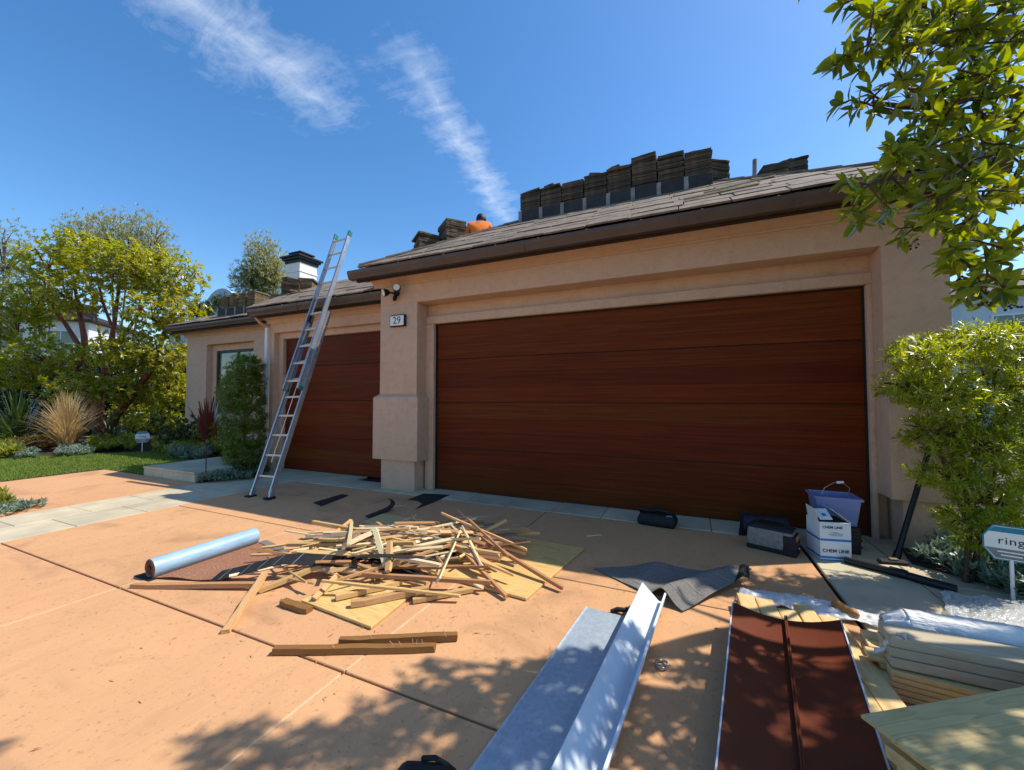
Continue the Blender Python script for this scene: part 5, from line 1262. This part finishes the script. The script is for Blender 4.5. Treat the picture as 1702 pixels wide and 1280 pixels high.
def curve(pts, r0, r1, n=7):
    pts = [Vector(p) for p in pts]; out = []
    for i in range(n):
        f = i / (n - 1) * (len(pts) - 1); k = min(int(f), len(pts) - 2); out.append(pts[k].lerp(pts[k + 1], f - k))
    return out, [r0 + (r1 - r0) * i / (n - 1) for i in range(n)]
# the red barked tree on the left
D0 = 13.2
ab_ = GD(168, 733, D0); ab_.z = 0
arb_blobs = [bl(80, 440, 13.4, 48, 36), bl(130, 415, 13.2, 46, 34), bl(185, 445, 12.8, 62, 48), bl(240, 450, 13.0, 55, 42), bl(290, 460, 13.2, 46, 48), bl(300, 520, 13.0, 40, 45), bl(255, 520, 12.6, 50, 40),
             bl(60, 500, 13.4, 48, 40), bl(120, 490, 13.0, 52, 36), bl(30, 545, 13.0, 45, 38), bl(205, 585, 12.4, 50, 34), bl(265, 590, 12.8, 45, 38), bl(85, 595, 12.6, 52, 30), bl(130, 640, 12.2, 45, 26), bl(25, 620, 12.6, 40, 30), bl(200, 645, 12.6, 42, 26), bl(280, 640, 13.2, 36, 36)]
tp_ = lambda a, b, d=D0: GD(a, b, d)
paths = [curve([ab_, tp_(160, 660), tp_(142, 610), tp_(140, 560), tp_(125, 480)], .19, .05, 9), curve([tp_(160, 700), tp_(168, 640), tp_(180, 590), tp_(190, 540), tp_(200, 460)], .15, .035, 9),
         curve([ab_ + Vector((.1, 0, 0)), tp_(195, 690, 12.9), tp_(225, 650, 12.7), tp_(255, 610, 12.7), tp_(285, 520, 12.9)], .16, .04, 9), curve([tp_(182, 585), tp_(215, 545), tp_(240, 505), tp_(275, 470)], .07, .025), curve([tp_(141, 590), tp_(110, 540), tp_(80, 500), tp_(70, 450)], .08, .02),
         curve([tp_(160, 660), tp_(120, 640), tp_(80, 610), tp_(35, 600)], .08, .02), curve([tp_(185, 540), tp_(170, 500), tp_(160, 450), tp_(140, 415)], .05, .015), curve([tp_(165, 720), tp_(150, 690), tp_(140, 640), tp_(128, 600)], .14, .07)]
tree('strawberry_tree', 'broad multi stemmed tree with red bark and yellow green leaves by the lawn', ab_, paths, arb_blobs, 3900, 9, .135, .055, M['leaf_arbutus'], M['bark_red'], 21, twigs=7, inner=.35)
# grey green trees beyond
def wispy(label, spec, base_px, dep, n, seed, leaf='leaf_olive', grp='wispy trees beyond the houses'):
    b_ = GD(*base_px, dep); b_.z = 0; r_ = random.Random(seed); paths = []
    for q in spec:
        c = Vector(q[0]); paths.append(curve([b_, b_.lerp(c, .5) + Vector((r_.uniform(-.4, .4), 0, .3)), c, c + Vector((r_.uniform(-.3, .3), 0, q[1][2] * .7))], .07, .006, 7))
    tree('wispy_tree', label, b_, paths, spec, int(n * 2.8), 6, .17, .028, M[leaf], M['bark_grey'], seed, group=grp, ang=(10, 60), up=1.3, twigs=16, inner=.15)
wispy('tall wispy grey green tree rising behind the red barked tree', [bl(215, 420, 19, 62, 70), bl(250, 410, 19, 38, 60), bl(135, 395, 19.5, 32, 42), bl(185, 400, 19, 40, 48)], (200, 700), 19, 900, 31)
wispy('wispy grey tree at the far left edge of the picture', [bl(8, 430, 19, 45, 75), bl(30, 500, 18.5, 45, 50), bl(-40, 460, 19, 50, 80)], (0, 700), 19, 700, 32)
wispy('wispy yellowish tree behind the left wing left of the chimney', [bl(438, 440, 17, 34, 52), bl(420, 470, 17, 34, 36), bl(455, 465, 17, 26, 40)], (440, 700), 17, 620, 33)
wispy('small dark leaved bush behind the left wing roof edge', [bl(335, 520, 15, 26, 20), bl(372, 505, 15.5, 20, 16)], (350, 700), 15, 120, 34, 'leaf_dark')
# hedge under and behind the red barked tree
hb = GD(150, 663, 16.2)
hblobs = []
for i in range(13):
    for k in range(2): hblobs.append(bl(-70 + i * 32, 690 - k * 62 + rng.uniform(-8, 8), 15.8 + rng.uniform(-.4, .4), 30, 46))
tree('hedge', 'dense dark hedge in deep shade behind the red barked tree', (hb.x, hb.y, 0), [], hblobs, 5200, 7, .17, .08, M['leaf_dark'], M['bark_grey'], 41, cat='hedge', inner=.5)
shb = [bl(262, 650, 13.6, 34, 40), bl(248, 690, 13.4, 38, 30), bl(292, 690, 13.2, 26, 42), bl(215, 690, 14, 30, 24), bl(300, 600, 14, 20, 30)]
c = GD(265, 720, 13.6); tree('leafy_shrub', 'leafy green shrub between the red barked tree and the house corner', (c.x, c.y, 0), [], shb, 700, 8, .10, .045, M['leaf_arbutus'], M['bark_grey'], 42, cat='shrub')
# tall clipped shrub at the small garage
c = Vector((-7.86, 4.93, 0)); r_ = .47
cb_ = [((c.x, c.y, z), (q, q * .85, .34)) for z, q in ((.35, .42), (.7, .47), (1.05, .47), (1.4, .45), (1.7, .42), (1.95, .36))] + [((c.x + .12, c.y, 2.02), (.27, .25, .22)), ((c.x - .26, c.y - .1, 1.5), (.25, .25, .3))]
tree('column_shrub', 'tall clipped green column shrub between window and ladder', c, [([c, c + Vector((0, 0, 1.0)), c + Vector((.02, 0, 1.8))], [.04, .03, .015])], cb_, 3200, 9, .058, .013, M['leaf_column'], M['bark_grey'], 51, cat='shrub', inner=.55, ang=(15, 80))
# right hand shrub
pc = G(1605, 968); 
pb_ = [bl(1530, 590, 3.05, 52, 34, 1.2), bl(1610, 570, 3.1, 60, 36, 1.2), bl(1690, 575, 3.1, 60, 42, 1.2), bl(1510, 640, 3.0, 42, 34), bl(1570, 650, 2.95, 62, 50), bl(1650, 650, 3.0, 66, 60), bl(1720, 660, 3.05, 60, 70), bl(1555, 720, 3.05, 50, 36), bl(1630, 740, 2.95, 60, 52), bl(1700, 760, 3.0, 60, 60), bl(1580, 790, 3.05, 50, 30), bl(1650, 830, 2.95, 55, 46), bl(1720, 850, 3.0, 50, 60), bl(1600, 860, 3.05, 42, 26), bl(1640, 900, 3.0, 40, 24)]
pth_ = [curve([pc, GD(1612, 880, 3.05), GD(1600, 760, 3.05), GD(1560, 640, 3.05)], .022, .008), curve([pc + Vector((.03, .02, 0)), GD(1640, 860, 3.05), GD(1660, 740, 3.05), GD(1690, 600, 3.05)], .020, .008), curve([GD(1612, 880, 3.05), GD(1580, 800, 3.05), GD(1540, 700, 3.0)], .016, .006), curve([GD(1640, 780, 3.05), GD(1620, 680, 3.0), GD(1610, 580, 3.0)], .016, .005)]
tree('leaning_shrub', 'large bright green narrow leaved shrub at the right house corner', pc, pth_, pb_, 2900, 10, .058, .010, M['leaf_podo'], M['twig'], 52, cat='shrub', inner=.3, ang=(15, 75), up=.6, twigs=8)
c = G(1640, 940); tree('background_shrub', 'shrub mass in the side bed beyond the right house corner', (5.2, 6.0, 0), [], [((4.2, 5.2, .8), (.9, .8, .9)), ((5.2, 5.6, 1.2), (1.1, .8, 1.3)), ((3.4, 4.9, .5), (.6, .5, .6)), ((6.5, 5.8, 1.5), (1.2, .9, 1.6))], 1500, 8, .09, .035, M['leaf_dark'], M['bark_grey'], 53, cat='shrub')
# low planting: rosettes, straps and ground cover
def cover(name, label, pts, n, h, L, W, leaf, seed, cat='plant', per=9, ang=(20, 75), group=None):
    # a low cushion over a ground-plan polygon
    r_ = np.random.default_rng(seed); xs, ys = [p[0] for p in pts], [p[1] for p in pts]; C_ = []
    while len(C_) < n:
        x, y = r_.uniform(min(xs), max(xs)), r_.uniform(min(ys), max(ys))
        if inpoly((x, y), pts): C_.append((x, y, h * (.35 + .65 * r_.random()) * (.8 + .35 * math.sin(x * 5) * math.cos(y * 6))))
    C_ = np.array(C_); A_ = nrm(np.array([0, 0, 1.]) + r_.normal(0, .28, C_.shape))
    P, D, U = clusters(C_, A_, per, ang, r_); m_ = len(P)
    V, Fc = leaf_arrays(P, D, U, r_.uniform(.7, 1.2, m_) * L, r_.uniform(.8, 1.2, m_) * W, droop=-.05)
    ce = np.array([np.mean(xs), np.mean(ys), 0]); t = root(name, tuple(ce), label, cat, group)
    link('foliage', fastmesh('foliage', V - ce, Fc, leaf), t); return t
def strap_plant(name, label, base, n, L, W, leaf, seed, spread=.7, cat='plant', droop=.5, seg=6):
    r_ = np.random.default_rng(seed); t = root(name, tuple(base), label, cat); Vs, Fs = [], []; b = np.array(base)
    for i in range(n):
        an = r_.uniform(0, 6.283); te = abs(r_.normal(0, spread)); d = np.array([math.cos(an) * math.sin(te), math.sin(an) * math.sin(te), math.cos(te)])
        sd = np.array([-math.sin(an), math.cos(an), 0]); l = L * r_.uniform(.65, 1.1); p0 = r_.normal(0, .05, 3) * [1, 1, 0]
        o_ = len(Vs)
        for k in range(seg + 1):
            q = k / seg; c_ = p0 + d * l * q + np.array([math.cos(an), math.sin(an), 0]) * l * droop * .4 * q * q * math.sin(te + .2) - np.array([0, 0, 1]) * l * droop * q ** 2.5 * math.sin(te + .1)
            w = W * (1 - .85 * q ** 1.8) * .5; Vs += [c_ - sd * w, c_ + sd * w]
        for k in range(seg): Fs.append((o_ + 2 * k, o_ + 2 * k + 1, o_ + 2 * k + 3, o_ + 2 * k + 2))
    link('leaves', fastmesh('leaves', Vs, Fs, leaf), t); return t
gp = lambda *p: [tuple(G(x, y))[:2] for x, y in p]
cover('succulent_cover', 'blue green succulent cushion at the right end of the stone landing', [(-7.56, 4.01), (-7.46, 3.98), (-7.2, 4.1), (-6.95, 4.5), (-7.2, 4.72), (-7.8, 4.72), (-7.8, 5.2), (-7.56, 5.2)], 420, .16, .07, .022, M['leaf_cover'], 61)
cover('groundcover', 'dark green cover behind the succulent cushion below the column shrub', [(-7.5, 4.5), (-7.0, 4.6), (-7.05, 4.9), (-7.9, 5.25), (-8.1, 5.25), (-7.9, 4.8)], 220, .22, .10, .02, M['leaf_strap'], 62)
cover('succulent_cover', 'blue grey succulent clump at the left edge of the stone band', [(-8.2, 1.2), (-7.55, 1.55), (-7.42, 1.9), (-7.5, 2.25), (-7.8, 2.35), (-8.3, 2.0)], 200, .14, .07, .022, M['leaf_cover'], 63)
cover('groundcover', 'lime tuft beside the blue succulent clump at the left edge', [(-8.5, 1.5), (-8.0, 1.7), (-7.95, 2.1), (-8.5, 2.2)], 60, .18, .12, .03, M['leaf_lime'], 64)
cover('succulent_cover', 'silvery succulent mound below the right shrub', [(1.72, 4.55), (1.95, 4.10), (2.25, 3.82), (2.6, 3.72), (2.9, 3.9), (2.8, 4.6), (2.0, 4.8)], 700, .22, .075, .026, M['leaf_cover'], 65)
cover('groundcover', 'lime green groundcover strip in front of the red barked tree', gp((150, 752), (225, 750), (222, 738), (150, 740)), 330, .32, .16, .06, M['leaf_lime'], 66)
cover('groundcover', 'lime green groundcover mound right of the small sign', gp((255, 756), (330, 764), (400, 756), (400, 742), (330, 740), (258, 744)), 520, .30, .15, .05, M['leaf_lime'], 67)
cover('succulent_cover', 'pale blue groundcover edging the lawn before the straw grass', gp((92, 762), (155, 756), (150, 746), (96, 750)), 300, .18, .09, .03, M['leaf_cover'], 68)
cover('succulent_cover', 'pale blue groundcover edging the lawn at far left', gp((20, 764), (62, 762), (62, 753), (20, 756)), 170, .16, .09, .03, M['leaf_cover'], 69)
cover('groundcover', 'rusty orange groundcover patch left of the straw grass', gp((15, 756), (90, 750), (92, 732), (20, 736)), 380, .36, .14, .05, M['leaf_orange'], 70)
cover('groundcover', 'yellow green leafy tuft at the lawn edge far left', gp((0, 764), (30, 762), (30, 752), (0, 754)), 110, .28, .2, .07, M['leaf_lime'], 71)
cover('succulent_cover', 'pale agave like clump at the lawn edge by the landing', gp((285, 764), (345, 768), (345, 758), (290, 756)), 90, .2, .2, .07, M['leaf_cover'], 72)
strap_plant('straw_grass', 'golden straw coloured ornamental grass clump by the lawn', G(112, 748), 700, 1.75, .022, M['leaf_straw'], 81, .30, droop=.75, seg=7)
strap_plant('green_flax', 'dark green strap leaved clump at the far left', G(28, 744), 120, 1.75, .075, M['leaf_strap'], 82, .5)
strap_plant('red_flax', 'red leaved flax clump beside the left window', G(345, 752), 60, 1.5, .09, M['leaf_flax'], 83, .62, droop=.3)
strap_plant('green_flax', 'small green strap clump beside the red barked trunk', G(185, 742), 40, 1.2, .05, M['leaf_strap'], 84, .6)
for i, (a, b, h) in enumerate(((296, 690, .9), (362, 700, .8))):
    p = G(a, 750); cover('flower_bush', ['small dark bush under the house corner', 'white dotted bush behind the red flax'][i], [(p.x - .5, p.y - .4), (p.x + .5, p.y - .4), (p.x + .5, p.y + .5), (p.x - .5, p.y + .5)], 220, h, .09, .04, M['leaf_dark'] if i == 0 else M['leaf_arbutus'], 90 + i, cat='bush')

# ------------------------------------------------------------------ the overhanging tree at the right
tb = Vector((3.35, 3.35, 0)); fork = Vector((3.1, 3.4, 1.9))
ot = root('overhanging_tree', tuple(tb), 'broad leaved tree overhanging the driveway from the right', 'tree')
view_ok = [(1432, -5), (1442, 30), (1462, 75), (1492, 130), (1486, 170), (1500, 215), (1478, 262), (1425, 292), (1412, 335), (1442, 378), (1510, 392), (1566, 425), (1596, 470), (1588, 505), (1640, 500), (1705, 505), (1705, -5)]
shade_ok = [[(285, 1290), (325, 1205), (400, 1190), (470, 1175), (540, 1185), (600, 1150), (690, 1105), (880, 1105), (930, 1085), (1075, 1080), (1110, 1090), (1180, 1085), (1225, 1062), (1300, 1078), (1405, 1062), (1455, 1075), (1500, 1078), (1560, 1090), (1705, 1110), (1705, 1290)],
            [(1110, 930), (1420, 930), (1560, 960), (1705, 975), (1705, 985), (1550, 985), (1405, 992), (1230, 975), (1120, 965)], [(1420, 930), (1705, 930), (1705, 960), (1500, 960)]]
lit_hi = [(.14, [(1195, 960), (1425, 975), (1450, 1060), (1205, 1062)]), (.27, [(1495, 1010), (1702, 1030), (1702, 1075), (1500, 1050)])]
def cluster_ok(p):
    q = PX(p)
    if q and -30 < q[0] < 1702 + 20 and -25 < q[1] < 1305:
        if q[0] < 1704 and q[1] > -4 and not inpoly(q, view_ok): return False
        if q[0] < 1390 : return False
    for zz in (1.2, 1.9):
        e_ = Vector(p) + SH * (p[2] - zz)
        if 1.5 < e_.x < 3.3 and 3.5 < e_.y < 5.2 and r_.random() < .93: return False
    for zz, P_ in lit_hi:
        h_ = PX(Vector(p) + SH * (p[2] - zz))
        if h_ and inpoly(h_, P_): return False
    s_ = Vector(p) + SH * p[2]; g_ = PX(s_)
    if g_ and 0 < g_[0] < 1702 and 0 < g_[1] < 1280:
        if s_.y > 4.2 or (s_.y > 3.2 and s_.x < .1): return True
        return any(inpoly(g_, P_) for P_ in shade_ok)
    return True
r_ = random.Random(5); cl = []
hand = [(1402, 92, 2.05), (1385, 110, 2.05), (1418, 70, 2.1), (1425, 118, 2.1), (1450, 88, 2.15), (1398, 172, 2.1), (1420, 182, 2.1), (1445, 150, 2.15), (1455, 185, 2.15), (1400, 6, 2.2), (1425, 15, 2.2), (1405, 300, 2.15), (1425, 318, 2.15), (1410, 360, 2.2), (1440, 350, 2.2), (1425, 375, 2.25), (1500, 395, 2.3), (1600, 500, 2.4), (1620, 470, 2.4), (1640, 505, 2.4), (1470, 100, 2.2), (1475, 165, 2.2), (1440, 30, 2.2)]
for a, b, d in hand: cl.append(GD(a, b, d * .95))
tries = 0
while len(cl) < 290 and tries < 60000:                  # boughs that show in the picture
    tries += 1; p = GD(r_.uniform(1410, 1702), r_.uniform(0, 520), r_.uniform(1.75, 3.3))
    if cluster_ok(p): cl.append(p)
aims = [((1225, 1480), (845, 932), .1, 190), ((1110, 1400), (940, 985), 0, 60), ((1420, 1690), (935, 965), 0, 24), ((1190, 1460), (1085, 1280), .14, 95), ((1450, 1702), (1130, 1280), .28, 80), ((860, 1190), (1100, 1280), 0, 34), ((420, 860), (1130, 1280), 0, 44), ((300, 480), (1200, 1290), 0, 20)]
for (x0, x1), (y0, y1), zz, cnt in aims:                 # unseen boughs placed to throw the dappled shade and shade the carton
    k = tries = 0
    while k < cnt and tries < 4000:
        tries += 1; p = G(r_.uniform(x0, x1), r_.uniform(y0, y1), zz) - SH * (r_.uniform(2.9, 5.0) - zz)
        q = PX(p)
        if q and -20 < q[0] < 1722 and -20 < q[1] < 1300: continue
        if cluster_ok(p): cl.append(p); k += 1
tries = 0
while len(cl) < 960 and tries < 60000:                  # the rest of the canopy above and to the right
    tries += 1; p = Vector((r_.uniform(-.2, 4.8), r_.uniform(.2, 5.6), r_.uniform(2.2, 5.4)))
    if (p - Vector((2.4, 2.6, 4.0))).length > 2.9: continue
    q = PX(p)
    if q and -20 < q[0] < 1722 and -20 < q[1] < 1300: continue
    if cluster_ok(p): cl.append(p)
k = tries = 0
while k < 520 and tries < 20000:                          # unseen boughs added over and behind the viewer to dim the sky light
    tries += 1; p = Vector((r_.uniform(-1.6, 4.2), r_.uniform(-3.2, 2.0), r_.uniform(2.9, 4.9)))
    q = PX(p)
    if q and -40 < q[0] < 1742 and -40 < q[1] < 1320: continue
    if cluster_ok(p): cl.append(p); k += 1
# limbs: a few stout ones, then every whorl hangs on the nearest bough point
mb_ = MB(); nodes = []
def limb(pts, r0, r1, n=10):
    P_, R_ = curve(pts, r0, r1, n); mb_.tube(P_, R_, 8); nodes.extend(P_[3:])
mb_.tube([tb + Vector((0, 0, -.05)), tb + Vector((-.02, .02, .8)), tb + Vector((-.12, .04, 1.5)), fork], [.13, .105, .10, .09], 10)
limb([fork, GD(1760, 330, 2.9), GD(1640, 330, 2.7), GD(1540, 345, 2.5), GD(1450, 330, 2.25)], .055, .010, 14)
limb([fork, GD(1790, 200, 2.8), GD(1690, 150, 2.6), GD(1610, 160, 2.5), GD(1520, 180, 2.3), GD(1450, 170, 2.15)], .055, .008, 14)
limb([fork + Vector((0, 0, .1)), GD(1760, 60, 2.7), GD(1620, 50, 2.4), GD(1500, 80, 2.2), GD(1425, 95, 2.1)], .05, .008, 14)
limb([fork, GD(1770, 470, 3.1), GD(1690, 460, 2.8), GD(1630, 480, 2.5)], .04, .008, 10)
for e in ((1.2, 2.3, 4.3), (.5, 1.6, 4.6), (2.0, 1.2, 4.4), (1.7, 3.6, 4.6), (3.6, 4.6, 4.2), (3.4, 2.0, 4.6), (2.6, 3.0, 5.0), (2.2, 4.4, 3.6), (1.6, -.6, 4.3), (.2, -1.6, 4.1), (3.2, -1.6, 4.2)):  # last ones carry the added unseen boughs behind the viewer
    e = Vector(e); limb([fork, fork.lerp(e, .4) + Vector((0, 0, .35)), e], .07, .012, 10)
mb_.build('trunk', M['twig'], ot, smooth=60)
tw = MB(); ax_ = [None] * len(cl)
CL = np.array([tuple(p) for p in cl]); best = np.full(len(cl), 1e9); src = np.zeros((len(cl), 3)); todo = np.ones(len(cl), bool)
def offer(n_):
    d_ = np.linalg.norm(CL - np.array(n_), axis=1); b_ = d_ < best; best[b_] = d_[b_]; src[b_] = np.array(n_)
for n_ in nodes: offer(n_)
for _ in range(len(cl)):                                 # grow each twig from the nearest wood already there
    i = int(np.where(todo, best, 1e9).argmin()); todo[i] = False; p = cl[i]; n_ = Vector(src[i])
    mid = n_.lerp(p, .55) + Vector((r_.uniform(-.03, .03), r_.uniform(-.03, .03), r_.uniform(-.01, .04))) * min(1, best[i] * 3)
    tw.tube([n_, mid, p], [.006, .0045, .003], 5, False); a = (p - mid)
    ax_[i] = (a.normalized() if a.length > .01 else Vector((0, 0, 1))) + Vector((r_.gauss(0, .2), r_.gauss(0, .2), .25 + r_.gauss(0, .2)))
    offer(mid); offer(n_.lerp(mid, .5))
tw.build('twigs', M['twig'], ot, smooth=60)['kind'] = 'stuff'
P, D, U = clusters(np.array([tuple(p) for p in cl]), np.array([tuple(a) for a in ax_]), 10, (28, 85), NR)
n = len(P); D = nrm(D + np.array([0, 0, -.12])); Ln = NR.uniform(.052, .112, n); Wn = Ln * NR.uniform(.30, .40, n)
# the largest leaves in view are single leaves, the rest one mass
vis = []
for i in range(n):
    q = PX(P[i] + D[i] * .05)
    if q and 1340 < q[0] < 1700 and 0 < q[1] < 540: vis.append((Vector(P[i]).length if False else (Vector(P[i]) - CAMP).dot(_f) / Ln[i], i))
vis.sort(); single = [i for _, i in vis[:300]]; ss = set(single); rest = np.array([i for i in range(n) if i not in ss])
V, Fc = leaf_arrays(P[rest], D[rest], U[rest], Ln[rest], Wn[rest], near=True)
o = link('foliage', fastmesh('foliage', V - np.array(tb), Fc, M['leaf_near'], True), ot); o['kind'] = 'stuff'
lm = []
for k in range(6):
    V, Fc = leaf_arrays([[0, 0, 0]], [[1, 0, 0]], [[0, 0, 1]], [1.0], [.30 + .02 * k], near=True, droop=-.05 + .07 * k, fold=.1 + .04 * k); lm.append(fastmesh('leaf', V, Fc, M['leaf_single'] if 'leaf_single' in M else M['leaf_near'], True))
for i in single:
    d = Vector(D[i]).normalized(); u = Vector(U[i]); s_ = d.cross(u).normalized(); u = s_.cross(d)
    piece('leaf', lm[i % 6], ot, axes(P[i], d * Ln[i], -s_ * Ln[i], u * Ln[i]))
for i in range(26):
    p = cl[r_.randrange(len(hand), 290)] + Vector((0, 0, -.05)); m = MB()
    for k in range(5):
        c = p + Vector((r_.uniform(-.03, .03), r_.uniform(-.03, .03), r_.uniform(-.05, 0))); m.tube([c + Vector((0, 0, -.006)), c + Vector((0, 0, -.003)), c, c + Vector((0, 0, .003)), c + Vector((0, 0, .006))], [.001, .0048, .006, .0048, .001], 6)
        m.tube([c, p], .0012, 3, False)
    m.build('berries', M['berry'], ot, smooth=180)

# splinters and crumbs scattered round the work
n = 1700; P, D = [], []
for i in range(n):
    c = Vector((-2.3, 2.75, 0)) + Vector((NR.normal(0, 1.1), NR.normal(0, .75), 0)) if i < 1250 else Vector((NR.uniform(-5, .8), NR.uniform(1.0, 4.6), 0))
    P.append((c.x, c.y, .004)); an = NR.uniform(0, 6.28); D.append((math.cos(an), math.sin(an), .03))
Ls = .006 + .05 * NR.random(n) ** 3; V, Fc = leaf_arrays(P, D, np.tile([0, 0, 1.], (n, 1)), Ls, NR.uniform(.003, .008, n), droop=-.02, fold=.3)
tag(link('splinters', fastmesh('splinters', V, Fc, M['stick']), None), 'fine wood splinters scattered over the driveway round the pile', 'debris', kind='stuff')
